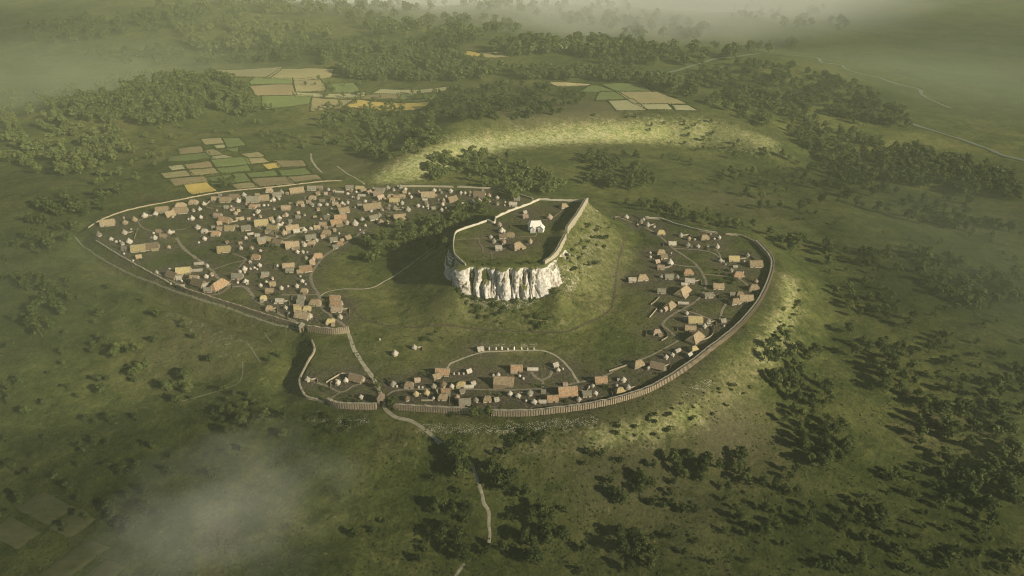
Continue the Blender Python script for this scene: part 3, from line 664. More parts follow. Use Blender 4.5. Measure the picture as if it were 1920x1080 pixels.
for i, (k, wd, px) in enumerate(PATHS):
    tag(ribbon("path", px, wd, M_PATH[k], .10+.006*i), PL[k], "path", kind='structure')
m_riv, nt_, b__ = new_mat("river_water")
b__.inputs['Base Color'].default_value = (.115, .128, .072, 1); b__.inputs['Roughness'].default_value = .5; b__.inputs['Specular IOR Level'].default_value = .5
for px in RIVER:
    tag(ribbon("river", px, 6.5, m_riv, .8, step=12, wob=.5), "pale river winding through the hazy plain on the right", "river", kind='structure')

# ------------------------------------------------------------------ fields
FC = {'t': ("tan", (.25, .21, .095), (.33, .28, .135)), 'g': ("green", (.120, .150, .046), (.172, .192, .066)),
      'l': ("pale", (.28, .26, .13), (.36, .33, .18)), 'b': ("brown", (.21, .165, .08), (.275, .22, .11)),
      'y': ("yellow", (.40, .29, .075), (.50, .37, .11)), 'w': ("cream", (.45, .36, .17), (.55, .45, .24)), 'm': ("dim tan", (.075, .078, .030), (.10, .095, .04))}
FM = {}
def field_mat(k):
    if k not in FM:
        FM[k] = simple(FC[k][0].replace(' ', '_')+"_crop", FC[k][1], FC[k][2], .16, stretch=(1, 2.5, 1), world=True, vary=.10, bump=.3)
    return FM[k]
HEDGE = []
FREC = []
def field(q, k, where):
    px = np.array(q, float).reshape(4, 2)
    c = px.mean(0); px = c+(px-c)*1.19
    G = ground(px)[:, :2]
    L = max(np.linalg.norm(G[1]-G[0]), np.linalg.norm(G[3]-G[0])); n = int(np.clip(L/3, 8, 40))
    u, v = np.meshgrid(np.linspace(0, 1, n), np.linspace(0, 1, n))
    u = u.ravel()[:, None]; v = v.ravel()[:, None]
    P = G[0]*(1-u)*(1-v)+G[1]*u*(1-v)+G[2]*u*v+G[3]*(1-u)*v
    e = np.minimum(np.minimum(u, 1-u), np.minimum(v, 1-v))[:, 0]
    P = P + (np.stack([fbm(P[:, 0], P[:, 1], 14, 2, 5), fbm(P[:, 0], P[:, 1], 14, 2, 15)], 1)*1.6)
    z = zg(P[:, 0], P[:, 1])+np.where(e > .001, .3+.012*(len(FREC) % 9), -.3)
    I = np.arange(n*n).reshape(n, n)
    F = np.stack([I[:-1, :-1].ravel(), I[1:, :-1].ravel(), I[1:, 1:].ravel(), I[:-1, 1:].ravel()], 1)
    o = obj("field", np_mesh("field", np.column_stack([P, z]), F, field_mat(k), smooth=True))
    tag(o, None, "field", kind='structure')
    FREC.append((o, px.mean(0), FC[k][0], where))
    gc = G.mean(0); B = gc+(G-gc)*(1+.25/np.linalg.norm(G-gc, axis=1).mean())
    HEDGE.append((B, where))
def fields(txt, f, ox, oy, where):
    for it in txt.replace('\n', '').split(';'):
        p = it.split()
        if len(p) < 9: continue
        q = [float(v) for v in p[:8]]
        field([(q[i]/f+ox, q[i+1]/f+oy) for i in (0, 2, 4, 6)], p[8], where if q[1] > 560 or where[0] != 'b' else "in the far group beyond the left hill")
fields(FIELDS_A, 2.909, 200, 60, "behind the left town's back wall")
fields(FIELDS_C, 3.097, 800, 60, "on the far plain")
fields(FIELDS_E, 3.2, 0, 800, "in the bottom left corner")
# ------------------------------------------------------------------ leaves
def leaf_cloud(lobes, n_per, size, rs):
    """many leaf-clump faces spread over lobes [(cx,cy,cz,rx,rz)] -> verts, quads"""
    V = []; 
    for cx, cy, cz, rx, rz in lobes:
        d = rs.normal(size=(n_per, 3)); d /= np.linalg.norm(d, axis=1)[:, None]
        d[:, 2] = np.where(d[:, 2] < -.55, -d[:, 2], d[:, 2])
        rad = .72+.34*rs.rand(n_per)
        c = np.array([cx, cy, cz])+d*np.array([rx, rx, rz])*rad[:, None]
        nrm = d*1.0+rs.normal(size=(n_per, 3))*.55; nrm /= np.linalg.norm(nrm, axis=1)[:, None]
        t = np.cross(nrm, rs.normal(size=(n_per, 3))); t /= np.linalg.norm(t, axis=1)[:, None]
        bt = np.cross(nrm, t)
        s = size*(.6+.8*rs.rand(n_per))[:, None]
        k = .55+.5*rs.rand(n_per)[:, None]
        V.append(np.stack([c-t*s, c+bt*s*k, c+t*s, c-bt*s*k], 1))
    V = np.concatenate(V).reshape(-1, 3)
    return V, np.arange(len(V)).reshape(-1, 4)
def crown_lobes(rs, n, r, z0, z1):
    out = []
    for i in range(n):
        a = rs.rand()*6.283; f = (i+.5)/n; z = z0+(z1-z0)*f
        k = math.sin(min(1, .25+.75*(1-f)**.8+.12)*math.pi*.5)
        q = r*k*(.25+.65*rs.rand())*(0 if i == n-1 else 1)
        out.append((q*math.cos(a), q*math.sin(a), z, r*(.42+.22*rs.rand()), r*(.34+.2*rs.rand())))
    return out
def leaf_material(name, c0, c1, c2):
    m, nt, b = new_mat(name)
    g = nt.nodes.new('ShaderNodeNewGeometry')
    n = noise_node(nt, g.outputs['Position'], .11, 3, .6)
    oi = nt.nodes.new('ShaderNodeObjectInfo')
    f = math_n(nt, 'ADD', math_n(nt, 'MULTIPLY', g.outputs['Random Per Island'], .36), math_n(nt, 'MULTIPLY', math_n(nt, 'SUBTRACT', n.outputs['Fac'], .18), .95))
    f = math_n(nt, 'ADD', f, math_n(nt, 'MULTIPLY', math_n(nt, 'SUBTRACT', oi.outputs['Random'], .5), .5))
    r = ramp(nt, [(.18, c0), (.5, c1), (.85, c2)]); nt.links.new(f, r.inputs[0])
    nt.links.new(r.outputs[0], b.inputs['Base Color'])
    b.inputs['Specular IOR Level'].default_value = .1
    tr = nt.nodes.new('ShaderNodeBsdfTranslucent'); nt.links.new(r.outputs[0], tr.inputs[0])
    mx = nt.nodes.new('ShaderNodeMixShader'); mx.inputs[0].default_value = .22
    nt.links.new(b.outputs[0], mx.inputs[1]); nt.links.new(tr.outputs[0], mx.inputs[2])
    nt.links.new(mx.outputs[0], [x for x in nt.nodes if x.type == 'OUTPUT_MATERIAL'][0].inputs[0])
    return m
M_LEAF = leaf_material("broad_leaves", (.042, .057, .019), (.078, .098, .031), (.138, .155, .048))
M_BUSH = leaf_material("bush_leaves", (.030, .044, .015), (.056, .074, .024), (.095, .106, .036))
M_BARK = simple("bark", (.05, .038, .026), (.10, .08, .055), 2.0)

def tube(P, R, n=7):
    V = []; F = []
    for (x, y, z), r in zip(P, R):
        for i in range(n):
            a = 6.28318*i/n; V.append((x+r*math.cos(a), y+r*math.sin(a), z))
    for j in range(len(P)-1):
        for i in range(n):
            F.append((j*n+i, j*n+(i+1) % n, (j+1)*n+(i+1) % n, (j+1)*n+i))
    F.append(tuple(range((len(P)-1)*n, len(P)*n)))
    return V, F
def merge(parts):
    V = []; F = []
    for v, f in parts:
        o = len(V); V += list(v); F += [tuple(i+o for i in q) for q in f]
    return V, F
TREES = []
for k in range(7):                      # unit trees 10 m tall
    rs = np.random.RandomState(100+k)
    r = 3.3+1.1*rs.rand()
    lob = crown_lobes(rs, 9, r, 3.6, 8.9)
    V, F = leaf_cloud(lob, 62, .52, rs)
    cm = np_mesh("tree_crown", V, F, M_LEAF)
    parts = [tube([(0, 0, -.6), (.05, .02, 1.2), (.0, .1, 3.0), (.1, .0, 6.5)], [.42, .30, .24, .08])]
    for q in range(4):
        l = lob[q+1]; parts.append(tube([(0.02, .05, 2.0+.5*q), (l[0]*.5, l[1]*.5, 2.8+.5*q+(l[2]-2.8-.5*q)*.5), (l[0]*.9, l[1]*.9, l[2])], [.16, .11, .04], 5))
    v, f = merge(parts)
    TREES.append((cm, mesh("tree_trunk", v, f, M_BARK, True)))
BUSHM = []
for k in range(5):
    rs = np.random.RandomState(300+k)
    lob = [(rs.normal()*.35, rs.normal()*.35, .32+.25*rs.rand(), .5+.2*rs.rand(), .36+.12*rs.rand()) for _ in range(5)]
    V, F = leaf_cloud(lob, 46, .15, rs)
    BUSHM.append(np_mesh("bush", V, F, M_BUSH))
FARV = []
for k in range(8):                      # lighter crowns for woods that read as one mass
    rs = np.random.RandomState(500+k)
    r = 3.2+1.1*rs.rand()
    V, F = leaf_cloud(crown_lobes(rs, 8, r, 2.6, 8.8), 22, .85, rs)
    tv, tf = tube([(0, 0, -.6), (0, 0, 4)], [.4, .25], 4)
    tq = np.array([q for q in tf if len(q) == 4])
    FARV.append((np.vstack([V, np.array(tv)]), np.vstack([F, tq+len(V)])))

def scatter(poly, n, rs, mind=0.0, clump=True):
    P = np.array(poly, float); lo, hi = P.min(0), P.max(0); out = []
    tries = 0
    while len(out) < n and tries < n*80:
        tries += 1
        q = lo+(hi-lo)*rs.rand(2)
        if not inside(q[:1], q[1:], P)[0]: continue
        if clump and vnoise(np.array([q[0]/22.0]), np.array([q[1]/9.0]), 61)[0] < .38 and rs.rand() < .8: continue
        if mind and any(abs(q[0]-o[0]) < mind and abs(q[1]-o[1]) < mind*.5 for o in out): continue
        out.append(q)
    return np.array(out)

ORD = ["leftmost", "second from left", "third from left", "fourth from left", "fifth from left", "sixth from left", "seventh from left",
       "eighth from left", "ninth from left", "tenth from left", "eleventh from left", "twelfth from left"]
ROW = ["front row", "second row back", "third row back", "fourth row back", "fifth row back", "sixth row back", "seventh row back", "eighth row back", "ninth row back", "tenth row back"]
def rows(pts, per):
    """index -> (row, place from the left): rows counted from the camera outwards"""
    order = sorted(range(len(pts)), key=lambda i: -pts[i][1]); res = {}
    n = max(1, math.ceil(len(order)/per)); n = min(n, len(ROW)); size = math.ceil(len(order)/n)
    for r in range(n):
        ch = sorted(order[r*size:(r+1)*size], key=lambda i: pts[i][0])
        for j, i in enumerate(ch): res[i] = (r, j)
    return res, n

PLW = plane
# trees one can tell apart
for name, poly, n, (h0, h1), where in CLUMPS:
    rs = np.random.RandomState(sum(map(ord, name)))
    px = scatter(poly, n, rs, 9, clump=False)
    G = ground(px); rw, nr = rows(px, 7)
    for i, g in enumerate(G):
        h = h0+(h1-h0)*rs.rand(); cm, tmh = TREES[rs.randint(len(TREES))]
        t = empty("broadleaf_tree", g, rs.rand()*6.28); s = h/10.0
        k = .82+.4*rs.rand(); t.scale = (s*k, s*k, s)
        r, j = rw[i]
        tag(t, (f"{ORD[j]}, {ROW[r]}, leafy tree {where}" if nr > 1 else f"{ORD[j]} of the dark trees {where}"), "tree", "trees "+where)
        obj("crown", cm, t); obj("trunk", tmh, t)
for poly, n, (s0, s1), where in BUSHES:
    rs = np.random.RandomState(len(where)*7+n)
    px = scatter(poly, n, rs, 3, clump=False)
    G = ground(px); rw, nr = rows(px, 7)
    for i, g in enumerate(G):
        o = obj("bush", BUSHM[rs.randint(len(BUSHM))], None, g-np.array([0, 0, .1]), rs.rand()*6.28)
        s = s0+(s1-s0)*rs.rand()**1.5; o.scale = (s*(1+.5*rs.rand()), s*(1+.4*rs.rand()), s)
        r, j = rw[i]
        tag(o, (f"{ORD[j]}, {ROW[r]}, low bush {where}" if nr > 1 else f"{ORD[j]} of the low bushes {where}"), "bush", "bushes "+where)
def wood(name, pts, hs, rs, label, cat="wood"):
    V = []; F = []; off = 0
    for (x, y, z), h in zip(pts, hs):
        v, f = FARV[rs.randint(len(FARV))]; s = h/10.0; a = rs.rand()*6.28; c_, s_ = math.cos(a), math.sin(a)
        k = .9+.4*rs.rand()
        V.append(np.stack([(v[:, 0]*c_-v[:, 1]*s_)*s*k+x, (v[:, 0]*s_+v[:, 1]*c_)*s*k+y, v[:, 2]*s+z], 1)); F.append(f+off); off += len(v)
    o = obj(name, np_mesh(name, np.concatenate(V), np.concatenate(F), M_LEAF))
    return tag(o, label, cat, kind='stuff')
for name, poly, n, (h0, h1), label in WOODS:
    rs = np.random.RandomState(sum(map(ord, name))+5)
    px = scatter(poly, n, rs)
    wood("woodland", ground(px), h0+(h1-h0)*rs.rand(len(px)), rs, label)

# low hedges between the fields (clipped scrub, one mass per group)
bygroup = {}
for B, where in HEDGE: bygroup.setdefault(where, []).append(B)
for where, Bs in bygroup.items():
    if "corner" in where: continue
    rs = np.random.RandomState(9); lobes = []
    for B in Bs:
        for i in range(4):
            p, q = B[i], B[(i+1) % 4]; L = np.linalg.norm(q-p); far = p[1] > 1200
            for t in np.arange(0, 1, (3.6 if far else 2.4)/L):
                c = p+(q-p)*t+rs.normal(size=2)*.35
                r = (.75 if far else .5)*(.5+.8*rs.rand())
                lobes.append((c[0], c[1], float(zg(c[0], c[1]))+r*.5, r, r*.9))
    V, F = leaf_cloud(lobes, 7, .55 if Bs[0][0][1] < 1200 else .9, rs)
    tag(obj("hedgerow", np_mesh("hedgerow", V, F, M_BUSH)), "dark scrubby hedges between the fields "+where, "hedge", kind='stuff')

# fine scrub and tussocks over the open grass: nobody could count it
rs = np.random.RandomState(42)
px = np.column_stack([rs.rand(9000)*2000-40, 215+880*rs.rand(9000)**1.15])
keep = np.ones(len(px), bool)
d = vnoise(px[:, 0]/60, px[:, 1]/30, 17)
keep &= (d > .42) | (rs.rand(len(px)) < .25)
px = px[keep]; G = ground(px)
ok = (np.hypot(*(G[:, None, :2]-HB[None, :, :2]).transpose(2, 0, 1)).min(1) > 9) & ~(inside(G[:, 0], G[:, 1], PP) & (rs.rand(len(G)) < .6))
G = G[ok]
lob = [(x, y, z+.1, r, r*.62) for (x, y, z), r in zip(G, .35+1.0*rs.rand(len(G))**3*np.clip(G[:, 1]/480, .7, 1.6))]
V, F = leaf_cloud(lob, 9, .38, rs)
tag(obj("scrub", np_mesh("scrub", V, F, M_BUSH)), "fine dark scrub and tussocks dotted over the open grassland", "scrub", kind='stuff')

rs = np.random.RandomState(43); lob = []
for (px_, py_, k_, w_, a_, c_), g in zip(HL, HB):
    if rs.rand() < .55 and k_ in 'LHRS':
        a = rs.rand()*6.28; d = 5.5+4.5*rs.rand()
        for q in range(rs.randint(2, 6)):
            x = g[0]+d*math.cos(a)+rs.normal()*1.6; y = g[1]+d*math.sin(a)+rs.normal()*1.2
            if np.hypot(HB[:, 0]-x, HB[:, 1]-y).min() < 4.2: continue
            r = .6+1.1*rs.rand()**2; lob.append((x, y, float(zg(x, y))+r*.5, r, r*.9))
V, F = leaf_cloud(lob, 34, .34, rs)
tag(obj("garden_scrub", np_mesh("garden_scrub", V, F, M_BUSH)), "green garden scrub growing in the yards between the houses", "scrub", kind='stuff')
# ------------------------------------------------------------------ cliff
def rock_material():
    m, nt, b = new_mat("white_limestone")
    pos = nt.nodes.new('ShaderNodeNewGeometry'); P = pos.outputs['Position']
    mp = nt.nodes.new('ShaderNodeMapping'); mp.inputs['Scale'].default_value = (1, 1, .35); nt.links.new(P, mp.inputs[0])
    n1 = noise_node(nt, mp.outputs[0], .28, 6, .68, .5); n2 = noise_node(nt, P, .9, 5, .7)
    r = ramp(nt, [(.30, (.13, .10, .07)), (.40, (.32, .28, .21)), (.49, (.50, .465, .395)), (.8, (.66, .63, .57))])
    nt.links.new(n1.outputs['Fac'], r.inputs[0])
    r2 = ramp(nt, [(.35, (.28, .23, .17)), (.49, (1, 1, 1))]); nt.links.new(n2.outputs['Fac'], r2.inputs[0])
    c = mixc(nt, .8, r.outputs[0], r2.outputs[0], 'MULTIPLY')
    sp = nt.nodes.new('ShaderNodeSeparateXYZ'); nt.links.new(pos.outputs['Normal'], sp.inputs[0])
    f = math_n(nt, 'ADD', sp.outputs['Z'], math_n(nt, 'MULTIPLY', math_n(nt, 'SUBTRACT', n1.outputs['Fac'], .5), 1.2))
    mr = nt.nodes.new('ShaderNodeMapRange'); mr.inputs['From Min'].default_value = .62; mr.inputs['From Max'].default_value = .85; nt.links.new(f, mr.inputs['Value'])
    c = mixc(nt, mr.outputs[0], c, (.10, .105, .035))
    nt.links.new(c, b.inputs['Base Color'])
    bp = nt.nodes.new('ShaderNodeBump'); bp.inputs['Strength'].default_value = .8; bp.inputs['Distance'].default_value = .8
    nt.links.new(n2.outputs['Fac'], bp.inputs['Height']); nt.links.new(bp.outputs[0], b.inputs['Normal'])
    return m
M_ROCK = rock_material()
RIM = plane([(850,466),(854,481),(870,496),(910,499),(950,500),(990,499),(1020,496),(1046,478),(1056,466)], HP)
R = smooth_line(RIM, .45); N = normals2(R)
if N[len(N)//2][1] > 0: N = -N
rx, _, _ = project(R[:, 0], R[:, 1], np.full(len(R), HP-8.0))
BUT = [(849,10,0,3.5),(874,11.5,.0,7.0),(897,6.8,.0,5.4),(916,7.5,.30,7.6),(926,5,.0,3.0),(944,13.5,.0,8.0),(966,7.5,.0,6.0),(981,6,.40,7.4),(987,4,.05,3.4),(996,6,.0,5.6),(1010,13,.02,3.4),(1032,16,.05,2.6),(1052,12,.1,2)]
nv = 60; V = []
for j in range(nv):
    v = j/(nv-1)
    fl = np.zeros(len(R))
    for cx, hw, v0, dep in BUT:
        t = (rx-cx+2.2*np.sin(v*5+cx))/(hw*(.82+.3*v)); pr = np.sqrt(np.clip(1-t*t, 0, 1))
        up = S((v-v0)/.16) if v0 > .02 else 1.0
        fl = np.maximum(fl, pr*dep*up)
    zb_ = 4.5+9.5*S((885-rx)/28)+8.5*S((rx-1015)/40)
    z = HP-.15-v*(HP-zb_)
    qx = R[:, 0]+R[:, 1]*.3
    n1 = fbm(qx+0*z, z*.38+300, 4.2, 5, 71)*2.3+fbm(qx, z*.8+90., 1.3, 3, 72)*.8
    right = S((rx-1000)/25)
    crk = 1-np.minimum(1, np.abs(fbm(qx+4*np.sin(z*.11), z*.22+11., 3.4, 3, 75))*7)
    n1 = n1-1.5*crk
    off = 1.5+v*(7.6+5*right)+fl*(.55+.45*min(1, v*6+.35))*(1-.42*v)*(1-.35*right)+n1*min(1, v*8+.15)*(1-.3*right)
    if j == 0: off = np.full(len(R), -1.2)
    V.append(np.column_stack([R+N*off[:, None], z-(0.0 if j else .25)]))
V = np.concatenate(V); n = len(R)
I = np.arange(nv*n).reshape(nv, n)
F = np.stack([I[:-1, :-1].ravel(), I[1:, :-1].ravel(), I[1:, 1:].ravel(), I[:-1, 1:].ravel()], 1)
tag(obj("rock_cliff", np_mesh("rock_cliff", V, F, M_ROCK, False)), "white fluted limestone cliff at the front of the acropolis", "cliff", kind='structure')

# ------------------------------------------------------------------ ramparts and palisades
M_FACE = simple("rampart_timber_and_stone", (.27, .215, .14), (.44, .36, .245), 1.3, world=True, vary=.05, bump=.4)
M_WALK = simple("rampart_walkway", (.26, .225, .155), (.40, .35, .25), .9, world=True, vary=.06)
M_PALE = simple("palisade_pale_timber", (.38, .34, .25), (.58, .53, .41), 1.2, world=True, vary=.05)
M_POST = simple("rampart_post", (.15, .115, .075), (.25, .195, .13), 3, world=False, vary=.2)
def strip(P, N, prof, zb, gaps=None):
    """sweep a closed profile [(offset outwards, height)] along P"""
    k = len(prof); V = []
    for o, h in prof:
        q = P+N*o; V.append(np.column_stack([q, zb+h if h > -.5 else zb+h]))
    V = np.stack(V, 1).reshape(-1, 3); n = len(P); I = np.arange(n*k).reshape(n, k)
    F = [np.stack([I[:-1, a], I[1:, a], I[1:, (a+1) % k], I[:-1, (a+1) % k]], 1) for a in range(k)]
    F = np.concatenate(F)
    return V, F, [tuple(I[0, ::-1]), tuple(I[-1])]
def sweep(name, P, N, prof, zb, m, parent):
    V, F, caps = strip(P, N, prof, zb)
    return obj(name, mesh(name, V, [tuple(f) for f in F.tolist()]+[tuple(int(i) for i in c) for c in caps], m), parent)
def rampart(px, h, thick, label, name="rampart", face=None, walk=None, posts=0.0, parapet=.6, z=None, jag=.28, step=1.2):
    g = ground(px) if z is None else np.column_stack([plane(px, z), np.full(len(px), z)])
    P = smooth_line(g[:, :2], step); N = normals2(P)
    zb = zg(P[:, 0], P[:, 1])
    zi = zg(P[:, 0]-N[:, 0]*thick, P[:, 1]-N[:, 1]*thick); zb = np.maximum(zb, zi) if z is None else np.maximum(zi, zg(P[:, 0]-N[:, 0]*3, P[:, 1]-N[:, 1]*3))
    k = 7; zb = np.convolve(np.pad(zb, k//2, mode='edge'), np.ones(k)/k, 'valid')
    zb = zb+jag*fbm(P[:, 0], P[:, 1], 3.2, 2, 33)*2
    c = len(P)//2
    t = tag(empty(name, (P[c, 0], P[c, 1], zb[c])), label, "rampart")
    P0 = P-P[c]; z0 = zb-zb[c]
    sweep("wall_face", P0, N, [(0, -3.5), (-.12, h), (-thick, h), (-thick, -2.0)], z0, face or M_FACE, t)
    sweep("walkway", P0, N, [(-.45, h+.004), (-.45, h+.12), (-thick+.05, h+.12), (-thick+.05, h+.004)], z0, walk or M_WALK, t)
    if parapet: sweep("parapet", P0, N, [(-.10, h+.003), (-.12, h+parapet), (-.42, h+parapet), (-.42, h+.003)], z0, face or M_FACE, t)
    if posts:
        s = np.concatenate([[0], np.cumsum(np.linalg.norm(np.diff(P, axis=0), axis=1))]); at = np.arange(.6, s[-1], posts)
        hh = h+parapet+.35; b = .16
        pm = mesh("timber_post", [(-b,-b,-3), (b,-b,-3), (b,b,-3), (-b,b,-3), (-b,-b,hh), (b,-b,hh), (b,b,hh), (-b,b,hh)],
                  [(0,1,5,4), (1,2,6,5), (2,3,7,6), (3,0,4,7), (4,5,6,7)], M_POST)
        rest = []
        pts = [(np.interp(a, s, P0[:, 0]), np.interp(a, s, P0[:, 1]), np.interp(a, s, z0), np.interp(a, s, N[:, 0]), np.interp(a, s, N[:, 1])) for a in at]
        pts.sort(key=lambda q: q[1])
        for i, (x, y, zz, nx_, ny_) in enumerate(pts):
            loc = (x+nx_*.13, y+ny_*.13, zz+.1*math.sin(i*2.3)); rz = math.atan2(ny_, nx_)
            if i < 100: obj("timber_post", pm, t, loc, rz)
            else: rest.append((loc, rz))
        if rest:
            v = []; f = []
            for (x, y, zz), a in rest:
                o = len(v); ca, sa = math.cos(a), math.sin(a)
                for w_ in pm.vertices: v.append((x+w_.co.x*ca-w_.co.y*sa, y+w_.co.x*sa+w_.co.y*ca, zz+w_.co.z))
                f += [tuple(i+o for i in p.vertices) for p in pm.polygons]
            tag(obj("post_row", mesh("post_row", v, f, M_POST), t), kind='stuff')
    return t
def wpx(i0, i1): return [(a, b) for a, b, c in WALL[i0:i1+1]]
rampart([(706,768),(680,768),(640,767),(620,762),(612,757)], 3.4, 2.4, "short tan timber faced rampart left of the main gate", posts=1.5)
rampart([(890,778),(850,776),(800,773),(738,769)], 3.4, 2.4, "tan timber faced rampart right of the main gate", posts=1.5)
rampart([(1420,458),(1445,485),(1450,505),(1440,540),(1418,580),(1380,622),(1330,662),(1280,700),(1220,735),(1160,755),(1100,768),(1000,780),(921,781)], 3.3, 2.6,
        "long curved tan rampart around the right and front of the settlement", posts=1.5)
rampart([(655,624),(632,627),(610,626),(576,622)], 4.2, 2.0, "tan timber rampart beside the left gate tower", posts=1.4)
rampart([(608,757),(592,752),(570,744),(560,718),(573,690),(588,660),(583,640)], 1.4, 1.3, "thin low wall curving above the notch by the left gate", name="low_wall", walk=M_WALK, parapet=0)
rampart([(556,613),(500,596),(430,573),(360,551),(330,540)], 2.4, 1.3, "dark timber rampart above the left ditch", posts=2.0, parapet=.5, walk=M_FACE)
rampart([(320,535),(290,519),(230,485),(180,455)], 1.2, 1.2, "low earth topped wall at the left town's tip", name="low_wall", parapet=0, walk=M_WALK)
rampart([(165,428),(200,408),(250,392),(330,376),(420,360),(520,350),(600,341),(640,339)], 1.0, .6, "thin pale wall along the back of the left town", name="back_wall", face=M_FACE, walk=M_WALK, parapet=0)
rampart([(745,350),(800,350),(850,351)], 1.6, 1.0, "short pale wall behind the left town near the bright slope", name="back_wall", face=M_WALK, walk=M_PALE, parapet=0)
rampart([(858,351),(905,353),(935,355),(980,368),(1000,374)], 1.6, 1.1, "pale wall running behind the acropolis's far end", name="back_wall", face=M_WALK, walk=M_PALE, parapet=0)
rampart([(1210,409),(1240,412),(1262,420),(1310,433),(1345,438)], 1.8, 1.2, "pale wall along the back of the right village", name="back_wall", face=M_WALK, walk=M_PALE, parapet=0)
rampart([(1360,440),(1390,443),(1420,457)], 1.5, 1.2, "short dark bank wall at the right village's back corner", name="low_wall", parapet=0)
# the acropolis
rampart([(872,497),(853,480),(849,462),(852,440),(862,433),(888,424),(914,415)], 1.7, .9, "pale palisade along the acropolis's left rim", name="rim_palisade", face=M_PALE, walk=M_PALE, parapet=0, z=HP, step=.8)
rampart([(914,415),(920,417),(926,419),(928,409)], 2.0, 1.2, "pale palisade of the small gate on the acropolis's left rim", name="rim_palisade", face=M_PALE, walk=M_PALE, parapet=0, z=HP, step=.6)
rampart([(929,409),(955,397),(985,386),(1010,375.5)], 1.8, .95, "pale gapped palisade on the acropolis's left back rim", name="rim_palisade", face=M_PALE, walk=M_PALE, parapet=0, z=HP, jag=.35, step=.8)
rampart([(1011,375),(1060,377),(1100,380)], 1.6, 1.0, "thin pale palisade across the acropolis's back rim", name="rim_palisade", face=M_PALE, walk=M_PALE, parapet=0, z=HP)
rampart([(1103,380),(1083,415),(1064,440)], 3.0, 2.2, "grey stone wall on the acropolis's right back rim", name="rim_wall", face=M_WALK, walk=M_WALK, parapet=.6, z=HP)
rampart([(1062,452),(1046,478),(1022,495)], 3.0, 2.2, "grey stone wall on the acropolis's right front rim", name="rim_wall", face=M_WALK, walk=M_WALK, parapet=.6, z=HP)

# ------------------------------------------------------------------ houses
RC = {'t': ("tan", (.20, .15, .088), (.35, .27, .165)), 'o': ("orange", (.205, .13, .072), (.37, .25, .145)), 'g': ("grey", (.14, .128, .092), (.235, .215, .16)),
      'w': ("whitish", (.27, .24, .18), (.47, .425, .335)), 'b': ("brown", (.135, .098, .06), (.205, .155, .10)), 'y': ("straw", (.255, .20, .095), (.38, .31, .155)),
      'p': ("pinkish", (.215, .16, .11), (.35, .265, .19))}
RM = {k: simple(v[0]+"_thatch", v[1], v[2], 1.1, stretch=(1, 1, .35), bump=.5, vary=.26) for k, v in RC.items()}
M_DAUB = simple("pale_daub", (.31, .27, .19), (.45, .40, .295), 1.5, vary=.15)
M_DAUB2 = simple("tan_daub", (.20, .16, .105), (.30, .245, .165), 1.5, vary=.15)
M_WOOD = simple("dark_wood", (.045, .032, .02), (.09, .065, .042), 3)

def box(x0, x1, y0, y1, z0, z1):
    return [(x0,y0,z0),(x1,y0,z0),(x1,y1,z0),(x0,y1,z0),(x0,y0,z1),(x1,y0,z1),(x1,y1,z1),(x0,y1,z1)], \
           [(3,2,1,0),(0,1,5,4),(1,2,6,5),(2,3,7,6),(3,0,4,7),(4,5,6,7)]
def gable(L, W, hw, hr, hip, rs):
    """walls with gables, thatched roof slab with eaves; hip pulls the ridge ends in"""
    l, w_ = L/2, W/2; rid = l-hip
    wv, wf = box(-l, l, -w_, w_, -1.2, hw)
    if hip < .1:
        wv += [(-l, 0, hw+hr-.15), (l, 0, hw+hr-.15)]; wf += [(3, 0, 8), (1, 2, 9)]
        wf += [(7, 4, 8), (5, 6, 9)]
    e, ov = .32+.03*L, .30; t = .34
    nseg = max(3, int(L/1.6)); X = np.linspace(-1, 1, nseg+1)
    def J(s): return rs.normal()*s
    top = []; 
    for k, x in enumerate(X):
        ex = x*(l+ov); rx_ = x*(rid+(ov if hip < .1 else 0)); sag = -.12*(1-x*x)*min(1, L/10)
        dz = -.22*hr/ max(.1, w_)
        top.append([(ex, -w_-e, hw-e*hr/w_*.9+J(.05)), (.5*(ex+rx_), -w_*.5, hw+hr*.5+.08+J(.05)), (rx_, J(.05), hw+hr+sag+J(.04)),
                    (.5*(ex+rx_), w_*.5, hw+hr*.5+.08+J(.05)), (ex, w_+e, hw-e*hr/w_*.9+J(.05))])
    V = [p for r in top for p in r]; n = len(V)
    V += [(p[0]*.985, p[1]*.97, p[2]-t) for p in V]
    F = []; k5 = 5
    for a in range(nseg):
        for c in range(4):
            i = a*k5+c
            F.append((i, i+k5, i+k5+1, i+1)); F.append((n+i+1, n+i+k5+1, n+i+k5, n+i))
        i = a*k5; F.append((i, n+i, n+i+k5, i+k5)); i += 4; F.append((i+k5, n+i+k5, n+i, i))
    for a in (0, nseg):
        for c in range(4):
            i = a*k5+c
            F.append((i, i+1, n+i+1, n+i) if a == 0 else (n+i, n+i+1, i+1, i))
    if hip >= .1:      # close the hip ends
        for a, rev in ((0, False), (nseg, True)):
            i = a*k5; f = [(i, i+1, i+2), (i, i+2, i+4), (i+2, i+3, i+4)]
            F += [q[::-1] if not rev else q for q in f]
    return (wv, wf), (V, F), top
